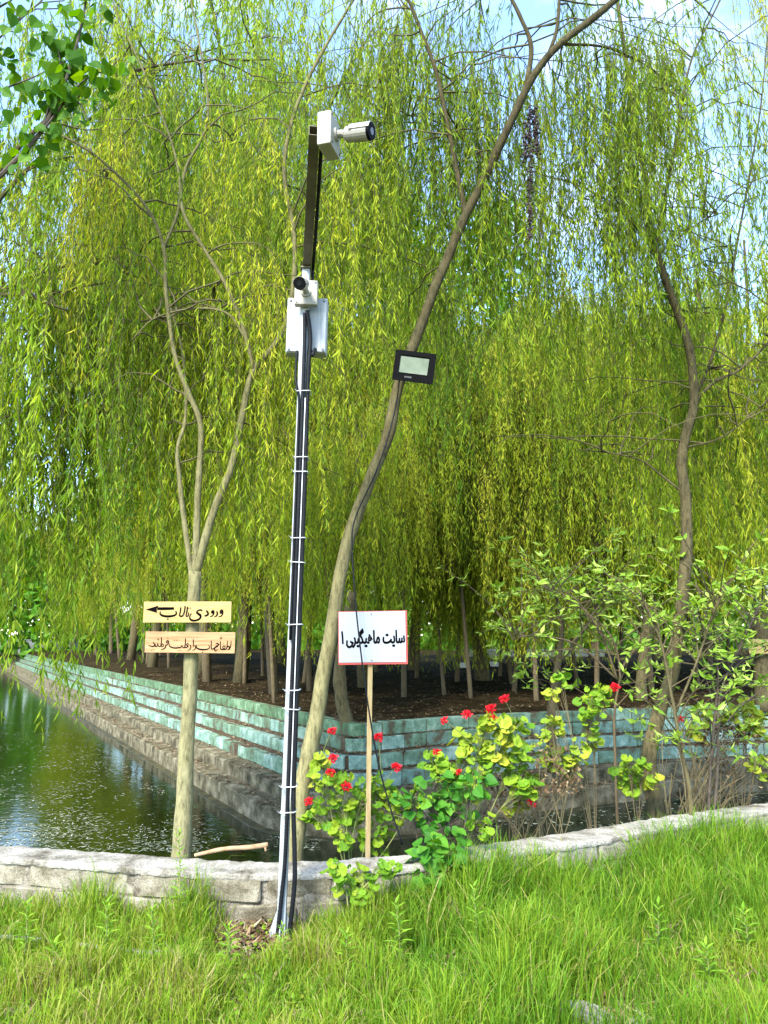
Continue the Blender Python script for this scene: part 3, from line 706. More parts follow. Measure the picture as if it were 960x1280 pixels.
# ------------------------------------------------------------------ background willows: four shapes, copied with their parts
def bg_proto(seed, h, spread, nstr, floor):
    rg = np.random.default_rng(seed); limbs = []
    lean = rg.normal(0, 0.12, 2)
    tr = [Vector((lean[0] * i * 0.4, lean[1] * i * 0.4, -0.2 + h * 0.42 * i / 6)) for i in range(7)]
    limbs.append((tr, 0.10, 0.06))
    top = tr[-1]
    for k in range(6):
        a = k * 1.05 + rg.uniform(-0.3, 0.3); r = spread * rg.uniform(0.4, 0.8); hh = h * rg.uniform(0.35, 0.6); z0 = rg.uniform(-0.35, 0) * h * 0.3
        limbs.append((catmull([top + Vector((0, 0, z0)), top + Vector((math.cos(a) * r * .25, math.sin(a) * r * .25, z0 * .5 + hh * .4)), top + Vector((math.cos(a) * r * .6, math.sin(a) * r * .6, hh * .8)), top + Vector((math.cos(a) * r, math.sin(a) * r, hh))]), 0.05, 0.012))
    me, tw = crown([l[0] for l in limbs[1:]], rg, nsec=130, sec_len=(0.6, spread * 0.75), nstr=nstr, slen=(0.8, 3.4), sp=0.058, ll=0.12, lw=0.0155, zmin=h * 0.4, floor=floor, tint=(0.5, 0.2), rise=(0.2, 0.9))
    return limbs, me, tw
protos = []
for s, (h, spd, ns, fl) in enumerate([(7.0, 2.6, 2200, 0.6), (8.5, 3.0, 2500, 0.8), (6.2, 2.3, 1900, 0.55), (9.5, 3.2, 2600, 0.9), (8.5, 3.2, 2300, 0.1), (9.5, 3.4, 2500, 0.0)]):
    limbs, me, tw = bg_proto(100 + s, h, spd, ns, fl)
    tme = []
    for i, (pts, r0, r1) in enumerate(limbs):
        mb = MB(); n_ = len(pts); mb.tube(pts, [r0 + (r1 - r0) * j / (n_ - 1) for j in range(n_)], 7, True, 0.08, s)
        o_ = mb.build('tmp', M['bark_dark'], None, smooth=True); tme.append(o_.data); bpy.data.objects.remove(o_)
    protos.append((tme, me, tw))
def bg_tree(x, y, z, k, sc, rot, label, group, thin=1.0):
    tme, me, tw = protos[k]
    r = empty('grove_willow_tree', (x, y, z), label, 'tree', group); r.rotation_euler.z = rot; r.scale = (sc, sc, sc)
    for i, d in enumerate(tme):
        o_ = bpy.data.objects.new('trunk' if i == 0 else 'limb', d); COL.objects.link(o_); o_.parent = r
        if i == 0: o_.scale = (thin, thin, 1)
    for nm, d in (('crown', me), ('twigs', tw)):
        o_ = bpy.data.objects.new(nm, d); COL.objects.link(o_); o_.parent = r; o_['kind'] = 'stuff'
    return r
rg = np.random.default_rng(21)
GL = 'slender dark trunked willow standing in the shaded grove above the terrace'
grove = [(435, 12.2, .55), (345, 14.2, .75), (555, 15.5, .8), (588, 14.6, .7), (570, 19, 1.0), (605, 20, .9), (623, 22, 1.0), (640, 18.5, .9), (655, 24, 1.0), (690, 20.5, .9),
         (720, 17.0, .8), (770, 18, .9), (830, 21, 1.0), (870, 17.5, .9), (905, 22, 1.0), (380, 19, 1.0), (330, 22, 1.0), (470, 24, 1.1), (520, 21, 1.0), (800, 26, 1.1), (940, 19, 0.9), (735, 28, 1.1), (668, 14.4, .85), (742, 14.9, 1.0), (812, 15.3, 1.0), (505, 14.6, .9), (640, 16.2, 1.0)]
for i, (px, Y, sc) in enumerate(grove):
    p = at(px, 800, Y); x = p.x; z = grove_z(x, Y)
    bg_tree(x, Y, z, int(rg.integers(4)), sc * rg.uniform(0.9, 1.1), rg.uniform(0, 6.28), ('slender willow right behind the edge of the terrace' if Y < 16 else GL if Y < 20.3 else 'thin trunked willow deep in the grove before the pale low wall'), ('front willows of the grove' if Y < 16 else 'willows in the grove' if Y < 20.3 else 'rear willows of the grove'), 0.6)
for (px, Y, k, sc, lab) in [(345, 16.0, 3, 1.5, 'tall willow towering over the grove behind the steel pole'), (262, 19.5, 3, 1.55, 'tall willow towering over the steps of the long bank')]:
    p = at(px, 800, Y); bg_tree(p.x, Y, grove_z(p.x, Y), k, sc, rg.uniform(0, 6.28), lab, None, 0.8)
BLb = 'dark willow on the long bank trailing its strands over the painted steps'
for u, off, k, sc in [(5.5, 1.7, 0, .8), (9, 1.5, 4, 0.72), (13, 1.6, 1, 0.8), (17, 1.6, 5, .75), (20, 1.5, 4, .8), (22, 1.8, 3, .85), (28, 2.0, 1, 0.95), (36, 2.2, 0, 1.0), (45, 2.0, 2, 1.1)]:
    p = C0 + DL * u - NL * off
    bg_tree(p.x, p.y, grove_z(p.x, p.y), k, sc, rg.uniform(0, 6.28), BLb, 'willows along the bank', 0.8)
FL_ = 'distant willow in the wall of foliage behind the grove'
for px, Y, k, sc in [(-20, 60, 3, 1.4), (40, 66, 1, 1.3), (90, 62, 3, 1.3), (140, 50, 1, 1.4), (200, 42, 3, 1.2), (260, 36, 1, 1.3), (330, 34, 3, 1.3), (420, 36, 1, 1.4), (500, 33, 3, 1.3), (580, 36, 1, 1.4), (660, 38, 3, 1.35), (740, 36, 1, 1.4), (820, 34, 3, 1.3), (900, 33, 1, 1.4), (985, 32, 3, 1.3), (1060, 28, 1, 1.3)]:
    p = at(px, 800, Y); bg_tree(p.x, p.y, 0.5, 4 if k == 1 else 5, sc, rg.uniform(0, 6.28), FL_, 'distant willows')

# the wood that closes the view far behind: too far to tell its trees apart
rgw = np.random.default_rng(77); m = 70000
az = rgw.uniform(-1.25, 1.25, m); rr = rgw.uniform(58, 80, m); zz = rgw.uniform(0, 1, m) ** 1.2 * (7.5 + 2.5 * np.sin(az * 23) + 1.5 * np.sin(az * 61))
P = np.stack([np.sin(az) * rr, np.cos(az) * rr + 4, zz + 0.1], 1); d = unit(rgw.normal(0, 1, (m, 3)) + [0, 0, -0.8])
lv = leaf_arrays(P, d, unit(np.cross(d, rgw.normal(0, 1, (m, 3)))), rgw.uniform(.5, 1.1, m), rgw.uniform(.3, .6, m), np.full((m, 1), .1), np.clip(rgw.normal(.4, .2, m) + .2 * np.sin(az * 40), 0, 1))
tag(link('far_wood', tri_mesh('far_wood', lv[0], lv[1], M['poplar'], lv[2])), 'dense green wood closing the view far behind the grove', 'wood', kind='stuff')
# broad leaved poplars rising behind the willows
def poplar_proto(seed, h):
    rg = np.random.default_rng(seed); tr = [Vector((0.1 * math.sin(i), 0.1 * math.cos(i * 1.3), -0.2 + h * i / 10)) for i in range(11)]
    mb = MB(); mb.tube(tr, [0.16 * (1 - i / 10.5) + 0.01 for i in range(11)], 8, True, 0.08); br = MB()
    P = []
    for k in range(70):
        t = rg.uniform(0.22, 0.98); p = along(tr, t); a = rg.uniform(0, 6.28); ln = h * 0.2 * (1.15 - t) + 0.5
        e = p + Vector((math.cos(a) * ln, math.sin(a) * ln, ln * rg.uniform(0.5, 1.2))); pts = [p.lerp(e, q / 4) + Vector((0, 0, 0.15 * math.sin(q))) for q in range(5)]
        br.tube(pts, [0.02, 0.016, 0.012, 0.008, 0.004], 4, False)
        for q in range(170):
            c = p.lerp(e, rg.uniform(0.25, 1.08)); P.append(tuple(c + Vector(rg.normal(0, 0.26, 3))))
    P = np.array(P); m = len(P); d = unit(rg.normal(0, 1, (m, 3)) + [0, 0, -0.5]); s = unit(np.cross(d, rg.normal(0, 1, (m, 3))))
    lv = leaf_arrays(P, d, s, rg.uniform(0.09, 0.15, m), rg.uniform(0.08, 0.13, m), np.full((m, 1), 0.05), np.clip(rg.normal(0.5, 0.22, m), 0, 1))
    o_ = mb.build('tmp', M['bark_grey'], None, smooth=True); tm = o_.data; bpy.data.objects.remove(o_)
    o_ = br.build('tmp', M['bark_grey'], None); bmh = o_.data; bpy.data.objects.remove(o_)
    return tm, bmh, tri_mesh('poplar_crown', lv[0], lv[1], M['poplar'], lv[2])
pop = [poplar_proto(200, 11.0), poplar_proto(201, 13.0)]
for px, Y, k, sc in [(452, 18.0, 0, 1.12), (598, 19.5, 0, 1.15), (300, 19.5, 0, 1.15), (520, 25, 1, 1.1), (650, 26, 1, 1.0), (250, 22, 0, 1.0), (195, 27, 1, 1.1), (880, 26, 1, 1.0), (165, 34, 1, 1.25), (350, 30, 1, 1.1)]:
    p = at(px, 800, Y); r = empty('poplar_tree', (p.x, p.y, 0.5), 'tall poplar with broad fresh green leaves rising behind the willow curtain', 'tree', 'poplars behind the willows')
    r.rotation_euler.z = rg.uniform(0, 6.28); r.scale = (sc,) * 3
    for nm, d in zip(('trunk', 'branches', 'crown'), pop[k]):
        o_ = bpy.data.objects.new(nm, d); COL.objects.link(o_); o_.parent = r
        if nm != 'trunk': o_['kind'] = 'stuff'

# ------------------------------------------------------------------ single leaves as meshes
def leaf_mesh(name, kind, mat):
    V = [(0, 0, 0)]; F = []
    if kind == 'round':                       # scalloped, nearly round, notched at the stalk, cupped
        n_ = 18
        for r0, zz in ((0.27, -0.035), (0.5, 0.035)):
            for i in range(n_):
                a = -math.pi / 2 + 0.25 + (2 * math.pi - 0.5) * i / (n_ - 1); r = r0 * (1 + (0.07 if r0 > .4 else 0) * math.cos(i * 2.2))
                V.append((r * math.cos(a), r * math.sin(a) + 0.08, zz * (1 + 1.3 * math.cos(2.5 * a + 1)) + (0.025 * (i % 2) if r0 > .4 else 0)))
        F = [(0, i, i + 1) for i in range(1, n_)] + [(i, i + n_, i + n_ + 1, i + 1) for i in range(1, n_)]
    elif kind == 'heart':                     # pointed broad leaf
        pr = [(0.0, 0.0), (0.32, 0.02), (0.48, 0.22), (0.45, 0.45), (0.28, 0.72), (0.0, 1.05)]
        for x, y in pr[1:]: V.append((x, y, 0.16 * x))
        for x, y in pr[1:-1][::-1]: V.append((-x, y, 0.16 * x))
        V.append((0, 0.5, -0.02)); c = len(V) - 1
        F = [(c, i, i + 1) for i in range(0, c - 1)] + [(c, c - 1, 0)]
    else:                                     # lance leaf with midrib fold
        ys = [0, 0.2, 0.45, 0.72, 1.0]; ws = [0.02, 0.13, 0.17, 0.11, 0.0]; V = []
        for y, w_ in zip(ys, ws):
            z = -0.18 * y * y; V += [(-w_, y, z + w_ * 0.35), (0, y, z), (w_, y, z + w_ * 0.35)]
        for i in range(4):
            a = i * 3; F += [(a, a + 1, a + 4, a + 3), (a + 1, a + 2, a + 5, a + 4)]
    me = bpy.data.meshes.new(name); me.from_pydata(V, [], F); me.update(); me.materials.append(mat); return me
LM = {'ger': leaf_mesh('leaf', 'round', M['ger']), 'ger_y': leaf_mesh('leaf', 'round', M['ger_y']), 'vine': leaf_mesh('leaf', 'heart', M['vine']),
      'sap': leaf_mesh('leaf', 'lance', M['sap']), 'weed': leaf_mesh('leaf', 'lance', M['weed']), 'poplar': leaf_mesh('leaf', 'heart', M['poplar_obj'])}
def place_leaf(kind, base, up, fwd, size, parent, rg, wscale=1.0):
    """leaf lies with its length along fwd and its face towards up"""
    f = Vector(fwd).normalized(); u = Vector(up); u = (u - f * u.dot(f))
    if u.length < 1e-4: u = f.orthogonal()
    u.normalize(); s = f.cross(u)
    Mx = Matrix((( s.x * size * wscale, f.x * size, u.x * size, base[0]), (s.y * size * wscale, f.y * size, u.y * size, base[1]), (s.z * size * wscale, f.z * size, u.z * size, base[2]), (0, 0, 0, 1)))
    o_ = bpy.data.objects.new('leaf', LM[kind]); COL.objects.link(o_)
    o_.parent = parent; o_.matrix_basis = Matrix.Translation(-Vector(parent.location)) @ Mx
    return o_
# red flower head: many petals round a ball
rgf = np.random.default_rng(8); m = 46
d = unit(rgf.normal(0, 1, (m, 3)) + [0, -0.3, 0.35]); b_ = d * rgf.uniform(0.25, 0.6, (m, 1)); s = unit(np.cross(d, rgf.normal(0, 1, (m, 3))))
d2 = unit(d * 0.6 + rgf.normal(0, 0.5, (m, 3)))
fv = leaf_arrays(b_, d2, unit(np.cross(d2, rgf.normal(0, 1, (m, 3)))), rgf.uniform(0.4, 0.7, m), rgf.uniform(0.35, 0.55, m), np.full((m, 1), 0.1), rgf.uniform(0, 1, m))
FLOWER = tri_mesh('flower', fv[0], fv[1], M['petal'], fv[2])

def leafy_plant(name, label, cat, base, clusters, kind, size, rg, stem_mat='stem', flowers=(), Y=5.6, stem_r=0.006, flat=0.5):
    """clusters: (px, py, radius px, leaves, leaf kind or None, depth offset); stems run from the base to each cluster"""
    base = Vector(base); root = empty(name, base, label, cat); st = MB()
    for cl in clusters:
        px, py, rp, n_ = cl[:4]; kd = cl[4] if len(cl) > 4 and cl[4] else kind; dy = cl[5] if len(cl) > 5 else rg.uniform(-0.12, 0.12)
        c = at(px, py, Y + dy); rr = 0.88 * rp * mpx(c)
        mid = base.lerp(c, 0.5) + Vector((rg.normal(0, 0.04), rg.normal(0, 0.04), 0.05)); pts = catmull([base, mid, c + Vector((0, 0, rr * 0.5))], 6)
        st.tube(pts, [stem_r * (1 - 0.6 * i / (len(pts) - 1)) for i in range(len(pts))], 5)
        rr *= 1.12
        for i in range(int(n_ * 2.2)):
            d = Vector(unit(rg.normal(0, 1, (1, 3)))[0]) ; q = c + Vector((d.x * rr, d.y * rr * 0.8, d.z * rr)) * rg.uniform(0.35, 1.0)
            t = rg.uniform(0.55, 1.0); a = along(pts, t); 
            st.tube([a, a.lerp(q, 0.5) + Vector((0, 0, 0.01)), q], 0.0018, 3, False)
            o2 = (q - c); o2.z *= 0.5
            up = Vector((o2.x, o2.y - 0.35 * rr, 0)) / max(rr, 1e-3) * 0.7 + Vector((0, -0.25, flat)) + Vector(rg.normal(0, 0.25, 3))
            fw = Vector((d.x, d.y - 0.3, -0.35)) + Vector(rg.normal(0, 0.35, 3))
            place_leaf(kd, q, up, fw, size * 0.72 * rg.uniform(0.5, 1.3), root, rg)
    for fl in flowers:
        px, py, rp = fl[:3]; c = at(px, py, Y - (fl[3] if len(fl) > 3 else 0.1)); r = 0.88 * rp * mpx(c)
        o_ = bpy.data.objects.new('flower', FLOWER); COL.objects.link(o_); o_.parent = root; o_.matrix_parent_inverse = Matrix.Translation(-base)
        o_.location = c; o_.scale = (r * 1.15, r, r * rg.uniform(0.75, 1.0)); o_.rotation_euler = rg.uniform(-0.5, 0.5, 3)
        near_c = min(clusters, key=lambda k: (k[0] - px) ** 2 + (k[1] - py) ** 2); e = at(near_c[0], near_c[1], Y)
        st.tube(catmull([e, e.lerp(c, 0.6) + Vector((0, 0, 0.01)), c], 4), 0.0028, 4)
    st.build('stems', M[stem_mat], root); return root
rg = np.random.default_rng(31)
def gbase(px, Y): 
    p = at(px, 1090, Y); return (p.x, p.y, -0.03)
leafy_plant('geranium_plant', 'light green geranium with seven red flowers around the white sign post', 'plant', gbase(440, 5.62),
    [(400, 1015, 26, 17), (425, 990, 26, 17), (455, 1000, 28, 17), (430, 1040, 26, 14), (478, 985, 24, 14), (500, 1005, 24, 13), (400, 950, 14, 6, 'ger_y'), (470, 1040, 28, 14), (395, 975, 14, 6, 'ger_y'), (520, 1000, 18, 8)],
    'ger', 0.10, rg, flowers=[(385, 1002, 8), (413, 966, 8), (416, 948, 8), (433, 983, 9), (495, 959, 9), (473, 922, 8), (415, 914, 8)], Y=5.6)
leafy_plant('tall_geranium_plant', 'tall yellow green geranium topped with a cluster of red flowers', 'plant', gbase(565, 5.85),
    [(625, 925, 30, 22, 'ger_y'), (590, 930, 26, 16, 'ger_y'), (645, 905, 20, 10, 'ger'), (600, 960, 30, 18), (645, 950, 28, 16), (560, 965, 24, 14), (575, 985, 26, 14), (545, 955, 18, 8), (610, 905, 16, 8, 'ger_y'), (655, 985, 20, 9)],
    'ger', 0.115, rg, flowers=[(630, 874, 9), (613, 887, 9), (615, 897, 7), (583, 893, 8), (555, 901, 7), (545, 940, 7), (573, 965, 5)], Y=5.85)
leafy_plant('climbing_vine', 'dark green heart leaved vine spilling over the front wall', 'plant', gbase(535, 5.5),
    [(545, 985, 24, 14), (570, 1005, 26, 15), (540, 1020, 26, 16), (555, 1045, 24, 16, None, -.25), (535, 1065, 22, 15, None, -.45), (560, 1075, 18, 11, None, -.5), (535, 1100, 18, 12, None, -.6), (590, 985, 22, 12), (515, 1000, 20, 10), (600, 1030, 18, 8, 'ger', -.2)],
    'vine', 0.10, rg, Y=5.55, stem_mat='darkstem', flat=0.3)
leafy_plant('yellow_geranium_plant', 'leggy geranium with bright yellow leaves and one low red flower', 'plant', gbase(690, 6.2),
    [(690, 912, 18, 11, 'ger_y'), (680, 940, 22, 12, 'ger_y'), (700, 950, 20, 9), (720, 960, 18, 7, 'ger_y'), (650, 1000, 14, 5), (630, 1020, 12, 4, 'ger_y'), (725, 935, 14, 5), (665, 975, 12, 5, 'ger_y')],
    'ger_y', 0.11, rg, flowers=[(665, 1004, 8)], Y=6.15, stem_mat='drystem', stem_r=0.005)
leafy_plant('low_geranium_plant', 'small leafy geranium at the foot of the rough grey willow', 'plant', gbase(800, 6.75),
    [(775, 970, 16, 9), (790, 985, 18, 10), (805, 960, 14, 7), (820, 980, 14, 6, 'ger_y'), (785, 955, 12, 6)], 'ger', 0.105, rg, Y=6.65, stem_mat='drystem', stem_r=0.004)
leafy_plant('red_topped_geranium_plant', 'tall thin geranium with one red flower over the pale terrace', 'plant', gbase(745, 6.5),
    [(740, 880, 22, 14), (752, 868, 16, 8), (735, 905, 16, 7), (742, 925, 14, 7, 'ger_y'), (690, 865, 12, 5, 'ger_y'), (700, 850, 10, 4, 'ger')], 'ger', 0.10, rg, flowers=[(768, 859, 8)], Y=6.4, stem_mat='drystem', stem_r=0.005)
leafy_plant('bushy_geranium_plant', 'yellow leaved bushy plant on brown stems by the dry shrub', 'plant', gbase(930, 7.3),
    [(930, 900, 24, 15, 'ger_y'), (905, 890, 18, 10, 'ger_y'), (950, 905, 20, 12, 'ger_y'), (880, 895, 18, 10), (870, 915, 14, 7, 'ger_y'), (950, 960, 16, 8), (935, 880, 14, 7)], 'ger_y', 0.115, rg, flowers=[(850, 899, 6)], Y=7.2, stem_mat='drystem', stem_r=0.006)
leafy_plant('small_geranium_plant', 'low geranium leaves in front of the wall below the white sign', 'plant', (at(440, 1150, 4.85).x, 4.85, 0.0),
    [(420, 1088, 14, 7), (445, 1095, 16, 8), (470, 1090, 16, 8), (432, 1110, 14, 6), (490, 1085, 14, 6), (455, 1120, 12, 5)], 'ger', 0.085, rg, Y=4.86)

# dry shrub: a fan of thin brown stems with curled dead heads
base = Vector(gbase(880, 7.2)); ds = empty('dry_shrub', base, 'dry brown twiggy shrub with curled dead flower heads behind the wall', 'shrub'); mb = MB(); V_ = []
for i in range(75):
    e = at(rg.uniform(830, 955), rg.uniform(870, 1000), 7.2 + rg.uniform(-.3, .4)); b_ = base + Vector((rg.normal(0, .18), rg.normal(0, .12), 0))
    pts = catmull([b_, b_.lerp(e, .5) + Vector((rg.normal(0, .04), 0, .08)), e], 5); mb.tube(pts, [0.005 * (1 - .6 * k / 10) for k in range(len(pts))], 4, False)
mb.build('stems', M['drystem'], ds)
dl = []
for (px, py, rp, n_) in [(925, 915, 20, 260), (880, 925, 14, 90), (900, 905, 12, 90), (660, 960, 20, 0), (905, 960, 30, 120)]:
    for i in range(n_):
        p = at(px, py, 7.15) + Vector(rg.normal(0, rp * .0075 * .5, 3)); dl.append(tuple(p))
P = np.array(dl); m = len(P); d = unit(rg.normal(0, 1, (m, 3))); lv = leaf_arrays(P, d, unit(np.cross(d, rg.normal(0, 1, (m, 3)))), rg.uniform(.02, .045, m), rg.uniform(.015, .03, m), np.full((m, 1), .3), rg.uniform(0, .7, m))
o_ = link('dead_leaves', tri_mesh('dead_leaves', *lv[:2], M['litter'], lv[2])); under(o_, ds); o_['kind'] = 'stuff'
# brown withered heads on the yellow geranium row
base = Vector(gbase(655, 6.0)); wp = empty('withered_plant', base, 'withered brown plant tangled among the yellow geranium leaves', 'plant'); mb = MB(); dl = []
for i in range(34):
    e = at(rg.uniform(600, 720), rg.uniform(930, 1010), 6.0 + rg.uniform(-.1, .2)); b_ = base + Vector((rg.normal(0, .15), rg.normal(0, .06), 0))
    mb.tube(catmull([b_, b_.lerp(e, .5) + Vector((0, 0, .06)), e], 4), 0.003, 3, False)
    for k in range(14): dl.append(tuple(e + Vector(rg.normal(0, .045, 3))))
mb.build('stems', M['drystem'], wp)
P = np.array(dl); m = len(P); d = unit(rg.normal(0, 1, (m, 3))); lv = leaf_arrays(P, d, unit(np.cross(d, rg.normal(0, 1, (m, 3)))), rg.uniform(.02, .05, m), rg.uniform(.015, .035, m), np.full((m, 1), .3), rg.uniform(.1, .9, m))
o_ = link('dead_leaves', tri_mesh('dead_leaves', *lv[:2], M['litter'], lv[2])); under(o_, wp); o_['kind'] = 'stuff'

# ------------------------------------------------------------------ broad leaved saplings
def sapling(name, label, base, stems, rg, nbr, blen, Y, size, mat='darkstem', zlo=0.3):
    root = empty(name, base, label, 'tree'); tw = MB()
    for (pts, r0, r1) in stems: limb_obj('trunk', pts, r0, r1, M[mat], root, 7, 0.05)
    nl = 0
    for i in range(nbr):
        pts = stems[i % len(stems)][0]; t = rg.uniform(zlo, 1.0); p = along(pts, t); a = rg.uniform(0, 6.28); ln = rg.uniform(*blen)
        e = p + Vector((math.cos(a) * ln, math.sin(a) * ln * 0.8, ln * rg.uniform(0.3, 1.3))); bp_ = catmull([p, p.lerp(e, .5) + Vector((0, 0, .08 * ln)), e], 4)
        tw.tube(bp_, [0.007 * (1 - .6 * k / (len(bp_) - 1)) for k in range(len(bp_))], 4, False)
        for k in range(8):
            s = 1.0 if k < 6 else rg.uniform(0.3, 0.9); q = along(bp_, s); aa = rg.uniform(0, 6.28) ; ax = (bp_[-1] - bp_[-3]).normalized()
            fw = Vector((math.cos(aa), math.sin(aa), rg.uniform(-.6, .9))) + ax * 0.5
            place_leaf('sap', q, Vector((0, -0.5, 0.8)) + Vector(rg.normal(0, .5, 3)), fw, size * rg.uniform(.5, 1.15), root, rg); nl += 1
    ex = []
    for i in range(int(nbr * 1.9)):
        pts = stems[i % len(stems)][0]; p = along(pts, rg.uniform(zlo, 1.0)); a = rg.uniform(0, 6.28); ln = rg.uniform(*blen) * 1.15
        e = p + Vector((math.cos(a) * ln, math.sin(a) * ln * 0.8, ln * rg.uniform(-0.1, 0.9))); bp_ = catmull([p, p.lerp(e, .5) + Vector((0, 0, .08 * ln)), e], 3)
        tw.tube(bp_, [0.005 * (1 - .6 * k / (len(bp_) - 1)) for k in range(len(bp_))], 4, False)
        ex += [tuple(along(bp_, min(1, rg.uniform(0.45, 1.25)))) for _ in range(13)]
    P = np.array(ex); m_ = len(P); az = rg.uniform(0, 6.28, m_); d = unit(np.stack([np.cos(az), np.sin(az), rg.normal(.1, .6, m_)], 1)); sd_ = unit(np.cross(d, np.stack([rg.normal(0, .35, m_), rg.normal(-.3, .35, m_), np.ones(m_)], 1)))
    L = size * rg.uniform(.4, 1.05, m_); lv = leaf_arrays(P, d, sd_, L, L * rg.uniform(.28, .42, m_), rg.uniform(0, .2, (m_, 1)), rg.uniform(0, 1, m_))
    o_ = link('foliage', tri_mesh('foliage', lv[0], lv[1], M['sap_mass'], lv[2])); under(o_, root); o_['kind'] = 'stuff'
    tw.build('twigs', M[mat], root); return root
rg = np.random.default_rng(41)
Ys = 6.2
b_ = onz(885, 1056, 0.0); Ys = b_.y
sapling('double_stemmed_sapling', 'leafy sapling with two thin dark stems rising from the grass before the wall', b_,
    [(catmull([b_, at(887, 980, Ys), at(893, 900, Ys), at(897, 830, Ys), at(880, 760, Ys)]), 0.016, 0.007), (catmull([b_ + Vector((.03, 0, 0)), at(897, 960, Ys), at(900, 870, Ys), at(925, 810, Ys), at(955, 745, Ys)]), 0.015, 0.006)], rg, 26, (0.15, 0.6), Ys, 0.10, zlo=0.3)
b_ = Vector(gbase(868, 6.45))
sapling('grey_stemmed_sapling', 'slim grey stemmed sapling leaning across the rough willow trunk', b_,
    [(catmull([b_, at(862, 990, 6.45), at(850, 930, 6.45), at(840, 870, 6.45), at(825, 800, 6.45), at(800, 740, 6.45)]), 0.022, 0.008), (catmull([at(845, 890, 6.45), at(870, 830, 6.45), at(890, 770, 6.45), at(905, 730, 6.45)]), 0.012, 0.006)], rg, 24, (0.15, 0.65), 6.45, 0.10, 'bark_grey', 0.3)
p0 = Vector((at(688, 905, 11.2).x, 11.2, -0.15))
sapling('terrace_sapling', 'dark stemmed sapling growing out of the terrace steps', p0,
    [(catmull([p0, at(690, 890, 11.2), at(697, 830, 11.2), at(702, 780, 11.2), at(690, 730, 11.2)]), 0.09, 0.02), (catmull([at(698, 830, 11.2), at(735, 780, 11.0), at(750, 740, 11.0)]), 0.03, 0.012)], rg, 26, (0.4, 1.1), 11.2, 0.15, 'bark_dark', 0.3)
b_ = Vector((at(770, 1000, 7.6).x, 7.6, -0.3))
sapling('arching_sapling', 'sapling with long arching branches and pale leaf whorls above the red flower', b_,
    [(catmull([b_, at(768, 900, 7.6), at(775, 840, 7.6), at(760, 790, 7.6), at(700, 740, 7.6)]), 0.018, 0.007), (catmull([at(772, 850, 7.6), at(750, 790, 7.6), at(715, 745, 7.6), at(680, 735, 7.6)]), 0.012, 0.005), (catmull([at(772, 850, 7.6), at(720, 805, 7.5), at(665, 795, 7.4), at(640, 800, 7.4)]), 0.012, 0.005), (catmull([at(774, 840, 7.6), at(800, 800, 7.6), at(820, 750, 7.6)]), 0.012, 0.005)], rg, 28, (0.15, 0.7), 7.6, 0.105, 'bark_dark', 0.22)
# bare trunks at the terrace edge
def stump(name, label, pxs, Y, z0, r0, r1):
    pts = limb3(pxs, Y); pts = [Vector((pts[0].x, Y, z0))] + pts
    mb = MB(); n_ = len(pts); mb.tube(pts, [r0 + (r1 - r0) * i / (n_ - 1) for i in range(n_)], 10, True, 0.12)
    o_ = mb.build(name, M['bark_grey'], None, smooth=True); tag(o_, label, 'tree'); return o_
stump('young_trunk', 'bare young trunk at the corner of the terrace behind the sign post', [(437, 915), (428, 880), (424, 840), (432, 790), (440, 740)], 10.9, 0.1, 0.10, 0.07)
stump('short_trunk', 'short pale trunk standing on the soil behind the terrace', [(802, 880), (802, 850), (806, 810), (812, 760)], 14.2, 0.5, 0.11, 0.09)

# ------------------------------------------------------------------ poplar branch reaching in at the top left
rg = np.random.default_rng(51); YP = 4.9
pb = Vector((-4.6, 4.6, 0)); pr = empty('leaning_poplar_tree', pb, 'poplar reaching broad dark green leaves in against the blue sky', 'tree')
limb_obj('trunk', [pb + Vector((0.03 * math.sin(i), 0, 0.55 * i - 0.1)) for i in range(13)], 0.13, 0.05, M['bark_grey'], pr, 10)
br = [catmull([pb + Vector((0, 0, 4.4)), at(-60, 240, YP), at(20, 200, YP), at(70, 130, YP), at(100, 40, YP), at(112, -30, YP)]),
      catmull([at(55, 155, YP), at(75, 80, YP), at(60, 30, YP)]), catmull([at(45, 175, YP), at(100, 105, YP), at(140, 85, YP)]),
      catmull([pb + Vector((0, 0, 5.2)), at(-80, 60, YP), at(-20, 20, YP), at(15, 0, YP)]), catmull([at(-40, 40, YP), at(-10, 60, YP), at(10, 75, YP)]), catmull([at(75, 120, YP), at(100, 130, YP), at(108, 150, YP)]), catmull([at(-60, 170, YP), at(-10, 120, YP), at(45, 95, YP), at(95, 70, YP)])]
mb = MB()
for i, q in enumerate(br): mb.tube(q, [0.022 * (1 - .75 * k / (len(q) - 1)) * (1 if i in (0, 3) else .45) for k in range(len(q))], 6, False)
mb.build('branches', M['darkstem'], pr)
for i, n_ in enumerate([110, 40, 45, 34, 16, 14, 36]):
    for k in range(n_):
        t = rg.uniform(0.42 if i in (0,) else 0.25, 1.0); q = along(br[i], t) + Vector(rg.normal(0, .085, 3)); fw = Vector((rg.normal(0, .7), rg.normal(0, .5), -.7))
        place_leaf('poplar', q, Vector(rg.normal(0, .6, 3)) + Vector((0, -.5, .6)), fw, rg.uniform(.06, .115), pr, rg)

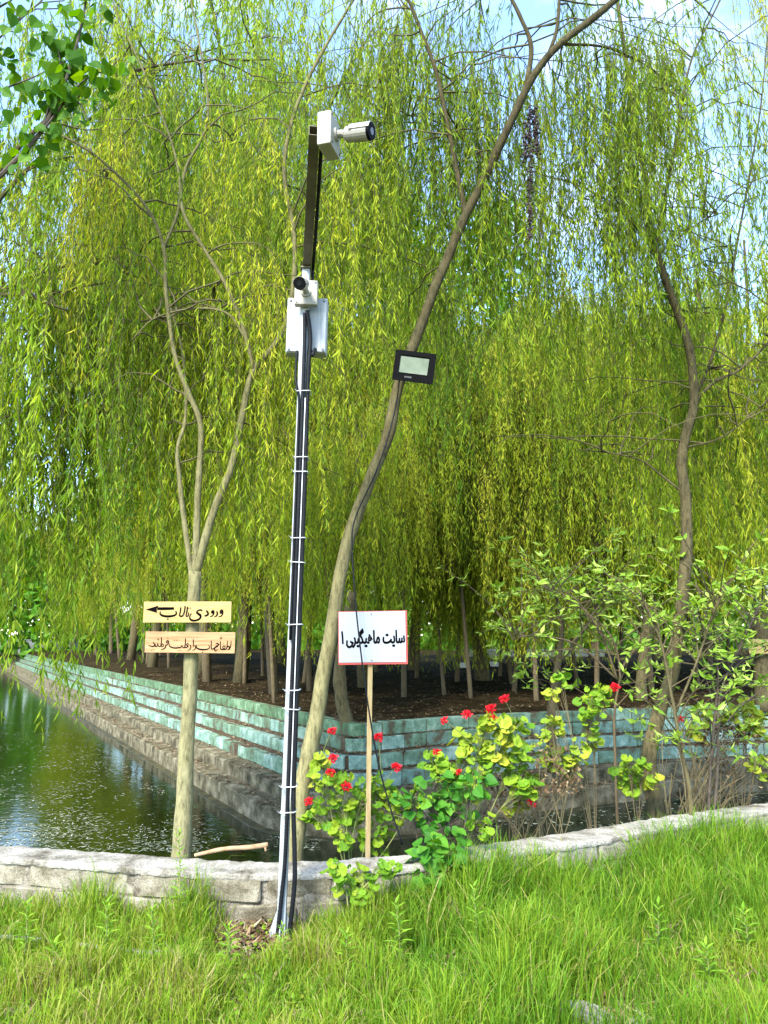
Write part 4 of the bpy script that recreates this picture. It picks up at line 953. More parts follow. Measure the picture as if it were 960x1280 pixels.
# ------------------------------------------------------------------ grass, weeds, litter, floating leaves
rg = np.random.default_rng(61)
def blades(P, h, w_, lean, tint, rg):
    n_ = len(P); az = rg.uniform(0, 6.28, n_); dx = np.cos(az) * lean; dy = np.sin(az) * lean
    fa = rg.uniform(0, 6.28, n_); sx = np.cos(fa)[:, None]; sy = np.sin(fa)[:, None]; side = np.concatenate([sx, sy, np.zeros_like(sx)], 1) * w_[:, None] * 0.5
    D = np.stack([dx, dy, np.zeros(n_)], 1); Hh = h[:, None]; up = np.array([[0, 0, 1.0]])
    c1 = P + up * Hh * 0.5 + D * Hh * 0.18; c2 = P + up * Hh * (0.86 - 0.12 * lean[:, None]) + D * Hh * 0.58; tp = P + up * Hh * (1.05 - 0.45 * lean[:, None]) + D * Hh * 1.05
    V = np.stack([P - side, P + side, c1 - side * .9, c1 + side * .9, c2 - side * .6, c2 + side * .6, tp], 1).reshape(-1, 3)
    i = np.arange(n_)[:, None] * 7
    F = np.concatenate([i + [0, 1, 3], i + [0, 3, 2], i + [2, 3, 5], i + [2, 5, 4], i + [4, 5, 6]], 1).reshape(-1, 3)
    return V, F, np.repeat(tint, 7)
def vnoise(x, y, s, seed):
    return np.array([mnoise.noise(Vector((a * s, b * s, seed))) for a, b in zip(x, y)])
wx = np.array([p.x for p in WC]); wyf = np.array([p.y for p in wall_off(WTH)]); wxf = np.array([p.x for p in wall_off(WTH)])
def grass_patch(n_, x0, x1, y0, seed, dense=True):
    x = rg.uniform(x0, x1, n_); yw = np.interp(x, wxf, wyf) - 0.02; y = y0 + (yw - y0) * rg.uniform(0, 1, n_)
    dw = yw - y                                        # distance to the wall
    c = vnoise(x, y, 2.2, seed); c2 = vnoise(x, y, 6.5, seed + 5)
    right = np.clip((x + 0.35) / 0.9, 0, 1); c3 = vnoise(x, y, 11.0, seed + 9); c4 = vnoise(x, y, 1.1, seed + 13)
    tuft = np.exp(-((x + 1.12) / 0.16) ** 2 - (dw / 0.22) ** 2) + 0.6 * np.exp(-((x + 1.75) / 0.12) ** 2 - (dw / 0.3) ** 2) + 0.7 * np.exp(-((x - 2.3) / 0.5) ** 2 - (dw / 0.4) ** 2) + 0.7 * np.exp(-((x - 0.45) / 0.5) ** 2 - (dw / 0.35) ** 2)
    h = 0.135 + 0.07 * c + 0.06 * c2 + right * (0.11 + 0.05 * c) + 0.26 * tuft
    flat = np.exp(-((x - 1.75) / 0.55) ** 2 - ((y - 4.15) / 0.6) ** 2)      # low worn patch on the right
    h = h * (1 - 0.55 * flat) * (1 + 0.45 * c4) + 0.16 * np.clip(c3 - 0.22, 0, 1) * (1 - flat); h = np.clip(h, 0.035, 0.6) * rg.uniform(0.55, 1.35, n_)
    foot = np.exp(-((x + 0.74) / 0.20) ** 2 - ((y - 4.58) / 0.26) ** 2); h = h * (1 - 0.75 * np.clip(foot * 1.4, 0, 1)); bare = 0.62 * foot + np.exp(-((x + 0.78) / 0.2) ** 2 - ((y - 4.75) / 0.16) ** 2) + 1.3 * np.exp(-((x - 1.0) / 0.24) ** 2 - ((y - 3.72) / 0.16) ** 2) + 0.7 * np.exp(-((x + 1.5) / 0.35) ** 2 - ((y - 3.85) / 0.12) ** 2) + 0.55 * np.exp(-((x - 0.35) / 0.15) ** 2 - ((y - 4.25) / 0.12) ** 2)
    keep = rg.uniform(0, 1, n_) > np.clip(bare * 1.2 + 0.55 * np.clip((-c2 - 0.12) * 4, 0, 1) + 0.35 * np.clip((-c - 0.15) * 4, 0, 1), 0, 0.97)
    x, y, h, c, c2, right, flat, c3, c4 = [a[keep] for a in (x, y, h, c, c2, right, flat, c3, c4)]; n_ = len(x)
    z = np.array([lawn_z(a, b) for a, b in zip(x, y)]) - 0.005
    tint = 0.52 + 0.30 * c + 0.14 * c2 + 0.22 * c4 - 0.35 * np.clip(c3 - 0.15, 0, 1) - 0.08 * right + 0.12 * (1 - right) + 0.12 * flat + rg.normal(0, 0.13, n_); dry = rg.uniform(0, 1, n_) < (0.06 + 0.06 * (1 - right) + 0.1 * flat + 0.12 * np.clip(-c2 - 0.1, 0, 1)); tint[dry] = rg.uniform(0.88, 1.0, dry.sum())
    return blades(np.stack([x, y, z], 1), h, rg.uniform(0.0028, 0.0065, n_) * (0.8 + h), np.clip(rg.normal(0.35, 0.2, n_) + 0.3 * dry, 0.02, 0.95), np.clip(tint, 0, 1), rg)
g1 = grass_patch(105000, -3.3, 4.2, 3.2, 1.0)
g2 = grass_patch(26000, -7, 9, 0.6, 4.0)
V, F, T = cat([g1, g2])
tag(link('grass', tri_mesh('grass', V, F, M['grass'], T)), 'long fresh green grass growing up to the low wall', 'grass', kind='stuff')

P = []; 
while len(P) < 9000:
    x = rg.uniform(-3.2, 4.0); y = rg.uniform(3.3, wall_y(x) - WTH - .02)
    if mnoise.noise(Vector((x * 1.7, y * 1.7, 9))) + 0.25 * rg.normal() > 0.05: P.append((x, y, lawn_z(x, y) + rg.uniform(0.01, 0.075)))
P = np.array(P); m = len(P); az = rg.uniform(0, 6.28, m); d = unit(np.stack([np.cos(az), np.sin(az), rg.normal(.2, .3, m)], 1)); sd_ = unit(np.cross(d, np.stack([rg.normal(0, .3, m), rg.normal(-.2, .3, m), np.ones(m)], 1)))
L = rg.uniform(.012, .035, m); lv = leaf_arrays(P, d, sd_, L, L * rg.uniform(.5, .9, m), rg.uniform(0, .2, (m, 1)), np.clip(rg.normal(.68, .12, m), 0, .9))
tag(link('ground_cover', tri_mesh('ground_cover', lv[0], lv[1], M['grass'], lv[2])), 'small leaved clover and weeds low among the grass', 'ground cover', kind='stuff')
def weed(px, py, hpx, label, n_=34, size=0.075):
    p = onz(px, py, 0.02); hh = 1.35 * hpx * mpx(p); r = empty('tall_weed', p, label, 'weed'); st = MB()
    top = p + Vector((rg.normal(0, .02), 0, hh)); pts = catmull([p, p.lerp(top, .5) + Vector((.01, 0, 0)), top], 5); st.tube(pts, [.004, .004, .004, .0035, .0035, .003, .003, .0025, .002, .002, .0015][:len(pts)], 5); st.build('stem', M['stem'], r)
    for i in range(n_):
        t = 0.12 + 0.88 * (i / n_) ** .8; q = along(pts, t); a = i * 2.4; fw = Vector((math.cos(a), math.sin(a), 0.35 + 0.9 * t ** 3)); place_leaf('weed', q, (0, 0, 1), fw, size * (1.15 - .55 * t) * rg.uniform(.8, 1.2), r, rg, 0.75)
    return r
weed(222, 1172, 95, 'tall leafy weed in the grass before the wall below the wooden boards')
weed(190, 1222, 60, 'bright bushy weed standing above the half buried pipe', 30, 0.07)
weed(350, 1222, 46, 'short leafy weed in front of the steel pole foot', 28, 0.06)
weed(595, 1222, 80, 'pale leafy weed amid the long grass below the vine', 38, 0.07)
weed(735, 1240, 30, 'flat rosette weed near the buried concrete slab', 14, 0.11)

for (px, py, hp) in [(60, 1235, 40), (130, 1205, 55), (285, 1215, 40), (430, 1230, 45), (500, 1205, 55), (660, 1225, 45), (820, 1200, 50), (885, 1235, 38), (935, 1200, 45), (30, 1200, 50)]:
    weed(px, py, hp, 'leafy upright weed scattered through the long grass', 26, 0.085)['group'] = 'weeds in the grass'
def scatter_litter(pts_fn, n_, size, mat, name, label, cat_, tl=(0, 1), flatness=0.25, aspect=(0.25, 0.6), parent=None):
    P = np.array([pts_fn() for _ in range(n_)]); az = rg.uniform(0, 6.28, n_); d = unit(np.stack([np.cos(az), np.sin(az), rg.normal(0, flatness, n_)], 1))
    s = unit(np.cross(d, np.stack([rg.normal(0, flatness, n_), rg.normal(0, flatness, n_), np.ones(n_)], 1)))
    L = rg.uniform(size[0], size[1], n_); lv = leaf_arrays(P, d, s, L, L * rg.uniform(*aspect, n_), rg.uniform(0, .2, (n_, 1)) * (flatness > 0.05), rg.uniform(*tl, n_))
    o_ = link(name, tri_mesh(name, lv[0], lv[1], M[mat], lv[2])); tag(o_, label, cat_, kind='stuff'); return o_
tp_cache = {}
def tread_pt():
    k = rg.integers(0, 6); o0, z = [(0.17, 0.394), (0.46, 0.214), (0.74, 0.034), (1.05, -0.146), (1.36, -0.326), (1.36, -0.326)][k]
    ob = [0.10, 0.17, 0.46, 0.74, 1.05, 1.05][k]; o_ = rg.uniform(ob, o0 - 0.01)
    s = rg.integers(8, NTOT - 18)
    key = round(o_, 2)
    if key not in tp_cache: tp_cache[key] = top_path(key)
    P = tp_cache[key]; a, b_ = P[s], P[s + 1]; p = a.lerp(b_, rg.uniform()); return (p.x, p.y, z + 0.012)
scatter_litter(tread_pt, 11000, (0.025, 0.07), 'litter', 'step_leaf_litter', 'dry brown leaf litter lying on the steps of the bank', 'litter', (0, .95))
def soil_pt():
    u = rg.uniform(0, 1) ** 1.6 * 14; s = rg.uniform(0, 1) ** 1.3 * 14; p = C0 + DL * (u + .15) + (rc_at(s + .15) - C0); return (p.x, p.y, max(grove_z(p.x, p.y), ZT - 0.05) + 0.012)
scatter_litter(soil_pt, 5200, (0.025, 0.08), 'litter', 'grove_leaf_litter', 'fallen brown leaves covering the soil of the grove', 'litter', (0.0, .75))
def water_pt():
    while True:
        q = onz(rg.uniform(-60, 400), 850 + 215 * rg.uniform() ** 0.7, ZW); x, y = q.x, q.y
        r = Vector((x, y)) - C0
        if r.dot(NL) < 1.9 and r.dot(DL) > -0.5: continue
        if mnoise.noise(Vector((x * 0.9, y * 0.5, 1))) + 0.5 * mnoise.noise(Vector((x * 3, y * 2, 5))) + rg.normal(0, .25) < 0.0: continue
        return (x, y, ZW + 0.006)
scatter_litter(water_pt, 4200, (0.025, 0.085), 'float', 'floating_leaves', 'pale specks of fallen willow leaves floating on the dark pond', 'leaves', (0.0, .72), 0.03, (0.12, 0.3))
def water_pt2():
    q = onz(rg.uniform(600, 960), rg.uniform(990, 1035), ZW); return (q.x, q.y, ZW + 0.006)
scatter_litter(water_pt2, 700, (0.03, 0.09), 'float', 'floating_debris', 'floating leaves and debris in the narrow water behind the right end of the wall', 'leaves', (0.0, .8), 0.05, (0.15, 0.5))
def base_pt():
    return (-0.78 + rg.normal(0, .2), 4.74 + rg.normal(0, .1), 0.02 + abs(rg.normal(0, .012)))
scatter_litter(base_pt, 1100, (0.03, 0.12), 'litter', 'dry_grass_litter', 'dry straw and dead leaves at the foot of the steel pole', 'litter', (0.1, 1), 0.3, (0.06, 0.3))
def lawn_pt():
    x = rg.uniform(-3, 3.6); y = rg.uniform(3.4, 5.0); return (x, min(y, wall_y(x) - WTH - 0.03), lawn_z(x, y) + 0.02)
scatter_litter(lawn_pt, 6000, (0.04, 0.16), 'litter', 'straw', 'dead straw lying between the grass blades', 'straw', (0.4, 1), 0.35, (0.03, 0.1))

# ------------------------------------------------------------------ steel camera pole
YPL = 4.74
pb_ = onz(351, 1178, 0.0); YPL = pb_.y
pt_ = at(383, 337, YPL); ax = (pt_ - pb_).normalized()
pole = empty('camera_pole', pb_, 'pale steel pole with black conduits tied along it and a bracket arm', 'pole')
def frame(z_axis, x_hint=Vector((1, 0, 0))):
    z = z_axis.normalized(); y = z.cross(x_hint).normalized(); x = y.cross(z); return Matrix((x, y, z)).transposed()
PF = frame(ax)
mid = (pb_ + pt_) / 2; LP = (pt_ - pb_).length
mb = MB(); mb.box(mid - ax * 0.05, (0.050, 0.050, LP + 0.1), PF); mb.build('pole_tube', M['steel'], pole, bevel=0.004)
for sx, sy in ((1, 0), (-1, 0), (0, -1)):                                   # gusset plates at the foot
    mb = MB(); t = Vector((sx, sy, 0)); o0 = pb_ + t * 0.026; s = Vector((-sy, sx, 0)) * 0.003
    V = [o0 - s, o0 + t * 0.06 - s, o0 + Vector((0, 0, .17)) - s, o0 + s, o0 + t * 0.06 + s, o0 + Vector((0, 0, .17)) + s]
    mb.add([tuple(v) for v in V], [(0, 1, 2), (3, 5, 4), (0, 3, 4, 1), (1, 4, 5, 2), (2, 5, 3, 0)]); mb.build('gusset', M['steel'], pole)
mb = MB(); mb.box(pb_ + Vector((0, 0, 0.006)), (0.18, 0.16, 0.012)); mb.build('base_plate', M['steel'], pole, bevel=0.002)
def pole_pt(py, dx=0.0, dy=-0.03):
    t = (at(370, py, YPL).z - pb_.z) / (pt_.z - pb_.z); return pb_.lerp(pt_, t) + PF @ Vector((dx, dy, 0))
# conduits with ribs, the white cable between them
def conduit(pts, r, name, mat, ribs=False):
    mb = MB(); q = catmull(pts, 14 if ribs else 8)
    if ribs:
        q2 = []; L = 0
        for a, b_ in zip(q, q[1:]):
            n_ = max(1, int((b_ - a).length / 0.008)); q2 += [a.lerp(b_, i / n_) for i in range(n_)]
        q2.append(q[-1]); mb.tube(q2, [r * (1 if i % 2 else 0.88) for i in range(len(q2))], 8)
    else: mb.tube(q, r, 8)
    return mb.build(name, mat, pole, smooth=True)
conduit([pb_ + Vector((-0.02, -0.05, -0.02)), pole_pt(1120, -0.002, -0.042), pole_pt(1060, 0.012, -0.042), pole_pt(900, 0.012, -0.042), pole_pt(700, 0.012, -0.042), pole_pt(520, 0.012, -0.042), pole_pt(430, 0.010, -0.042), pole_pt(395, 0.004, -0.045)], 0.0125, 'conduit', M['conduit'], True)
conduit([pb_ + Vector((0.045, -0.03, -0.03)), pb_ + Vector((0.055, -0.03, 0.1)), pb_ + Vector((0.075, -0.03, 0.32)), pb_ + Vector((0.072, -0.03, 0.5)), pole_pt(1000, 0.046, -0.03), pole_pt(900, 0.043, -0.03), pole_pt(600, 0.043, -0.03), pole_pt(470, 0.040, -0.03), pole_pt(425, 0.045, -0.03), pole_pt(392, 0.02, -0.048)], 0.0135, 'conduit', M['conduit'])
conduit([pole_pt(1010, 0.029, -0.045), pole_pt(800, 0.029, -0.045), pole_pt(500, 0.029, -0.045)], 0.003, 'white_cable', M['cablewhite'])
conduit([pole_pt(440, -0.038, -0.02), pole_pt(470, -0.040, -0.025), pole_pt(485, -0.030, -0.035), pole_pt(505, -0.010, -0.04), pole_pt(560, -0.008, -0.04), pole_pt(800, -0.008, -0.04)], 0.008, 'conduit', M['conduit'])
conduit([pole_pt(436, 0.045, 0.0), pole_pt(446, 0.06, -0.03), pole_pt(440, 0.072, -0.02), pole_pt(434, 0.075, 0.03)], 0.011, 'conduit', M['conduit'])
conduit([pole_pt(447, 0.06, -.02), at(412, 452, YPL), at(432, 470, YPL), at(440, 490, YPL + .1)], 0.002, 'loose_wire', M['conduit'])
for py in (492, 574, 591, 673, 703, 781, 862, 885, 981, 1013):
    c = pole_pt(py, 0.012, -0.012); mb = MB(); pts = []
    for k in range(21):
        a = 2 * math.pi * k / 20; pts.append(c + PF @ Vector((0.050 * max(-0.78, min(.95, 1.3 * math.cos(a))), 0.047 * max(-.97, min(.9, 1.3 * math.sin(a))), 0.004 * math.sin(a + py))))
    mb.tube(pts, 0.0028, 5, False); e = c + PF @ Vector((-.036, -.046, 0)); mb.tube([e, e + Vector((-.012, -.012, .006))], 0.002, 4)
    mb.build('cable_tie', M['cablewhite'], pole)
# bracket arm coming forward over the grass
ae = at(393, 163, 3.55); a0 = pt_ + Vector((0, 0.03, 0.03)); ad = (ae - a0).normalized(); AF = frame(ad); LA = (ae - a0).length
def tube_sq(p0, fr, L, s, th, mb):
    h = s / 2; hi = h - th; V = []
    for z in (0, L):
        for q in (h, hi):
            V += [p0 + fr @ Vector((x * q, y * q, z)) for x, y in ((-1, -1), (1, -1), (1, 1), (-1, 1))]
    F = []
    for k in range(4):
        k2 = (k + 1) % 4
        F += [(k, k2, 8 + k2, 8 + k), (4 + k, 12 + k, 12 + k2, 4 + k2), (8 + k, 8 + k2, 12 + k2, 12 + k), (k, 4 + k, 4 + k2, k2)]
    mb.add([tuple(v) for v in V], F)
mb = MB(); tube_sq(a0, AF, LA, 0.056, 0.003, mb); mb.build('bracket_arm', M['arm'], pole)
mb = MB(); mb.box(a0 + ad * 0.01, (0.051, 0.051, 0.004), AF); mb.box(a0 + ad * LA * .6, (0.0496, 0.0496, 0.003), AF); mb.build('arm_shade_plates', M['hollow_shade'], pole)  # black plates across the tube, painting its inner shade at the open end
mb = MB(); mb.box(pt_ + Vector((0, 0.0, 0.0)), (0.066, 0.085, 0.010), PF); mb.build('weld_plate', M['arm'], pole, bevel=0.002)
q = [a0 + ad * (LA * f) + AF @ Vector((0.040, 0.02, 0)) + Vector((0, 0, -0.02 - .03 * math.sin(3.14 * f))) for f in (0, .25, .5, .75, .97)]
conduit([pole_pt(380, 0.04, -.01), pole_pt(350, 0.042, 0.0)] + q, 0.0105, 'arm_conduit', M['conduit'])

# white equipment box behind the pole
ec = pole_pt(404, 0.012, 0.078)
ebox = empty('equipment_box', ec - ax * 0.19, 'white plastic equipment box fixed to the back of the pole', 'box')
mb = MB(); mb.box(ec, (0.262, 0.09, 0.375), PF); mb.build('enclosure', M['boxwhite'], ebox, bevel=0.008)
mb = MB(); mb.box(ec + PF @ Vector((0, -0.050, 0)), (0.252, 0.014, 0.365), PF); lid = mb.build('lid', M['boxwhite'], ebox, bevel=0.005)
for k in range(4):
    mb = MB(); mb.box(ec + PF @ Vector((-.095 + .022 * k if k < 2 else .05 + .022 * (k - 1), -0.058, 0.0)), (0.005, 0.004, 0.30), PF); mb.build('lid_rib', M['boxwhite'], lid)
for sx in (-1, 1):
    for sz in (-1, 1):
        mb = MB(); p = ec + PF @ Vector((sx * .110, -.059, sz * .167)); mb.tube([p, p + PF @ Vector((0, -.006, 0))], 0.009, 10); mb.build('screw', M['screw'], lid)

def bullet_camera(name, label, jc, jf, jsz, cdir, cstart, L, r):
    """junction box of size jsz in frame jf, ball joint, cylinder body with hood and dark face along cdir"""
    root = empty(name, jc, label, 'camera')
    mb = MB(); mb.box(jc, jsz, jf); jbox = mb.build('junction_box', M['camwhite'], root, bevel=0.010)
    f = jf @ Vector((0, -1, 0)); face = jc + f * (jsz[1] / 2)
    for sx in (-1, 1):
        for sz in (-1, 1):
            p = face + jf @ Vector((sx * (jsz[0] / 2 - .016), 0, sz * (jsz[2] / 2 - .016))); mb = MB(); mb.tube([p - f * .002, p + f * .004], 0.006, 8); mb.build('screw', M['screw'], jbox)
    mb = MB(); mb.tube([face, face + f * .012], [.036, .032], 16); mb.tube([face + f * .01, face + f * .03, cstart], [.020, .020, .017], 10); mb.build('mount', M['camwhite'], root, smooth=False)
    d = cdir.normalized(); mb = MB(); e = cstart + d * L
    mb.tube([cstart - d * .012, cstart, cstart + d * L * .35, cstart + d * L * .36, e], [r * .6, r * .9, r * .92, r, r], 20); body = mb.build('body', M['camwhite'], root)
    up = Vector((0, 0, 1)); up = (up - d * up.dot(d)).normalized(); s = d.cross(up); mb = MB(); V = []; n_ = 10
    for z, rr in ((L * .2, 1.10), (L * 1.14, 1.10), (L * 1.14, 1.04), (L * .2, 1.04)):
        for k in range(n_ + 1):
            a = math.pi * (0.0 + 1.0 * k / n_); V.append(tuple(cstart + d * z + (s * math.cos(a) + up * math.sin(a)) * r * rr))
    m_ = n_ + 1; F = []
    for q0, q1 in ((0, 1), (1, 2), (2, 3), (3, 0)):
        for k in range(n_): F.append((q0 * m_ + k, q0 * m_ + k + 1, q1 * m_ + k + 1, q1 * m_ + k))
    mb.add(V, F); mb.build('hood', M['camwhite'], body)
    mb = MB(); mb.tube([e - d * .002, e + d * .016], [r * 1.0, r * .98], 20); mb.build('front_ring', M['black'], body)
    mb = MB(); mb.tube([e + d * .014, e + d * .018], [r * .45, r * .42], 16); mb.build('lens', M['lens'], body)
    return root
jc = pole_pt(372, 0.012, -0.055)
bullet_camera('security_camera', 'cream bullet security camera on the pole above the white equipment box', jc, PF, (0.148, 0.055, 0.165), Vector((-0.10, -1, -0.40)), jc + PF @ Vector((-.010, -.085, .020)), 0.115, 0.039)
# second one on the arm's end: its box hangs on the right side of the arm
JF = Matrix(((0, -1, 0), (1, 0, 0), (0, 0, 1))); JF = Matrix.Rotation(R(-16), 3, 'Z') @ JF
jc2 = at(411, 170, 3.60) + Vector((0.0, 0, 0))
js = jc2 + JF @ Vector((0, -1, 0)) * 0.10 + Vector((0, 0, -0.012))
bullet_camera('security_camera', 'cream bullet security camera at the end of the bracket arm pointing over the pond', jc2, JF, (0.15, 0.075, 0.185), JF @ Vector((0, -1, 0)) + Vector((0.0, -0.15, -0.16)), js, 0.125, 0.043)

# ------------------------------------------------------------------ floodlight on the leaning trunk with its cable
fc = at(518, 459, 5.55); FF = Matrix.Rotation(R(8), 3, 'Y') @ Matrix.Rotation(R(14), 3, 'X') @ Matrix.Rotation(R(-4), 3, 'Z')
fl = empty('floodlight', fc + Vector((0, 0, -.13)), 'black LED floodlight fixed to the leaning willow trunk', 'floodlight')
k_ = mpx(fc)
mb = MB(); mb.box(fc, (51 * k_, 0.035, 37 * k_), FF); mb.build('housing', M['black'], fl, bevel=0.010)
mb = MB()
for (cx, cz, sx, sz) in [(0, 16, 51, 5.5), (0, -14.5, 51, 8.5), (-22, 0, 7, 37), (22, 0, 7, 37)]:
    mb.box(fc + FF @ Vector((cx * k_, -0.0215 - 0.0005 * (sx < 10), cz * k_)), (sx * k_, 0.010, sz * k_), FF)
ffr = mb.build('front_frame', M['black'], fl)
mb = MB(); mb.box(fc + FF @ Vector((-1 * k_, -0.0195, 1.5 * k_)), (36.5 * k_, 0.004, 20 * k_), FF); mb.build('glass_panel', M['glass'], ffr)
mb = MB(); mb.box(fc + FF @ Vector((-6 * k_, -0.027, -13.5 * k_)), (9 * k_, 0.001, 2.0 * k_), FF); mb.build('maker_mark', M['screw'], ffr)
mb = MB(); mb.tube([fc + FF @ Vector((-.1, 0, 0)), fc + FF @ Vector((-.1, .07, -.02)), fc + FF @ Vector((.1, .07, -.02)), fc + FF @ Vector((.1, 0, 0))], 0.008, 6); mb.build('bracket', M['black'], fl)
mb = MB(); mb.tube(catmull([fc + FF @ Vector((-.10, .0, -.09)), at(496, 500, 5.62), at(487, 540, 5.62), at(470, 590, 5.60), at(447, 640, 5.58), at(440, 670, 5.50), at(442, 720, 5.42), at(447, 780, 5.38), at(457, 860, 5.36), at(470, 940, 5.36), at(485, 1000, 5.36), at(503, 1056, 5.36)], 6), 0.0055, 6)
tag(mb.build('power_cable', M['conduit'], None, smooth=True), 'thin black cable running down from the floodlight across the white sign', 'cable')

# ------------------------------------------------------------------ signs
def pen(strokes, k=7):
    """strokes: list of (points, width or (w0, wmid, w1)); flat ribbons with rounded tapered ends, in drawing units"""
    V = []; F = []
    for si, (pts, w_) in enumerate(strokes):
        q = catmull([(x, -y, 0) for x, y in pts], k) if len(pts) > 1 else [Vector((pts[0][0], -pts[0][1], 0))]
        zz = si * 0.004                                   # each stroke a hair above the last
        if len(q) == 1:                                   # a rhombic dot of the pen
            c = q[0]; h = w_ * 0.62; o_ = len(V); V += [(c.x - h, c.y, zz), (c.x, c.y - h * .8, zz), (c.x + h, c.y, zz), (c.x, c.y + h * .8, zz)]; F.append((o_, o_ + 1, o_ + 2, o_ + 3)); continue
        if not hasattr(w_, '__len__'): w_ = (w_ * 0.6, w_, w_ * 0.35)
        n_ = len(q); o_ = len(V)
        for i in range(n_):
            t = i / (n_ - 1); ww = w_[0] + (w_[1] - w_[0]) * min(1, t * 2) if t < .5 else w_[1] + (w_[2] - w_[1]) * (t * 2 - 1)
            tg = (q[min(i + 1, n_ - 1)] - q[max(i - 1, 0)]).normalized(); nn = Vector((-tg.y, tg.x, 0))
            nib = abs(tg.x * 0.5 + tg.y * 0.86); ww *= 1.25 + 0.5 * (1 - nib)
            a = q[i] + nn * ww / 2; b_ = q[i] - nn * ww / 2; V += [(a.x, a.y, zz), (b_.x, b_.y, zz)]
        for i in range(n_ - 1): a = o_ + 2 * i; F.append((a, a + 1, a + 3, a + 2))
    return V, F
def lettering(strokes, org, unit_m, fr, centre, parent, mat='ink'):
    V, F = pen(strokes); mb = MB()
    W = [tuple(centre + fr @ Vector(((x - org[0]) * unit_m, -0.0015 - z * unit_m, (y + org[1]) * unit_m))) for x, y, z in V]
    mb.add(W, F); return mb.build('lettering', M[mat], parent)
ZS = 7.385
def board(name, label, px0, py0, px1, py1, Y, tilt, mat, th=0.02):
    c = at((px0 + px1) / 2, (py0 + py1) / 2, Y); k_ = mpx(c); fr = Matrix.Rotation(R(tilt), 3, 'Y')
    root = empty(name, c, label, 'sign'); mb = MB(); mb.box(c + Vector((0, th / 2, 0)), ((px1 - px0) * k_, th, (py1 - py0) * k_), fr); plank = mb.build('plank', M[mat], root, bevel=0.002)
    for sx in (-.04, .04):
        mb = MB(); p = c + fr @ Vector((sx * .6, 0, sx * .5)); mb.tube([p, p + Vector((0, -.003, 0))], 0.0035, 7); mb.build('nail', M['screw'], plank)
    return plank, c, k_, fr
Yb = 5.53
r1, c1, k1, f1 = board('wooden_sign', 'yellow wooden board with a black arrow and painted lettering on the pale trunk', 179.3, 752, 289, 778, Yb, 0.0, 'board')
o1 = ((68 + 880) / 2, (52 + 242) / 2)
S1 = [([(195, 116), (270, 116), (350, 114)], (17, 18, 16)), 
      ([(366, 138), (374, 160), (356, 178), (300, 187), (250, 181), (226, 165), (224, 140)], (8, 15, 7)), ([(297, 212)], 17),
      ([(412, 104), (410, 140), (400, 184)], (9, 11, 6)), ([(452, 92), (448, 140), (434, 180), (414, 186), (404, 174)], (10, 11, 8)),
      ([(474, 98), (470, 145), (462, 186)], (9, 11, 7)), ([(462, 186), (480, 184), (487, 168), (484, 150)], (8, 10, 5)), ([(483, 112)], 12), ([(500, 111)], 12),
      ([(612, 136), (596, 128), (574, 134), (562, 150), (580, 166), (598, 182), (592, 206), (560, 223), (524, 224), (500, 206), (502, 178), (514, 160)], (8, 15, 7)),
      ([(648, 134), (664, 152), (664, 172), (644, 182), (634, 178)], (9, 14, 7)),
      ([(712, 158), (700, 150), (704, 138), (716, 142), (718, 162), (706, 182), (684, 190)], (9, 12, 6)),
      ([(744, 140), (752, 158), (746, 180), (724, 194)], (8, 13, 5)),
      ([(794, 156), (780, 152), (782, 136), (796, 136), (801, 158), (790, 182), (764, 192)], (10, 13, 6))]
l1 = lettering(S1, o1, k1 / ZS, f1, c1, r1)
mb = MB(); mb.add([tuple(c1 + f1 @ Vector(((x - o1[0]) * k1 / ZS, -0.0022, (o1[1] - y) * k1 / ZS))) for x, y in [(88, 124), (205, 88), (190, 116), (195, 154)]], [(0, 3, 2), (0, 2, 1)]); mb.build('arrow_head', M['ink'], r1)
r2, c2, k2, f2 = board('wooden_sign', 'pinkish wooden board with a line of black lettering below the arrow board', 181.3, 790, 293.7, 816, Yb, 0.6, 'board_pink')
o2 = (502, 428)
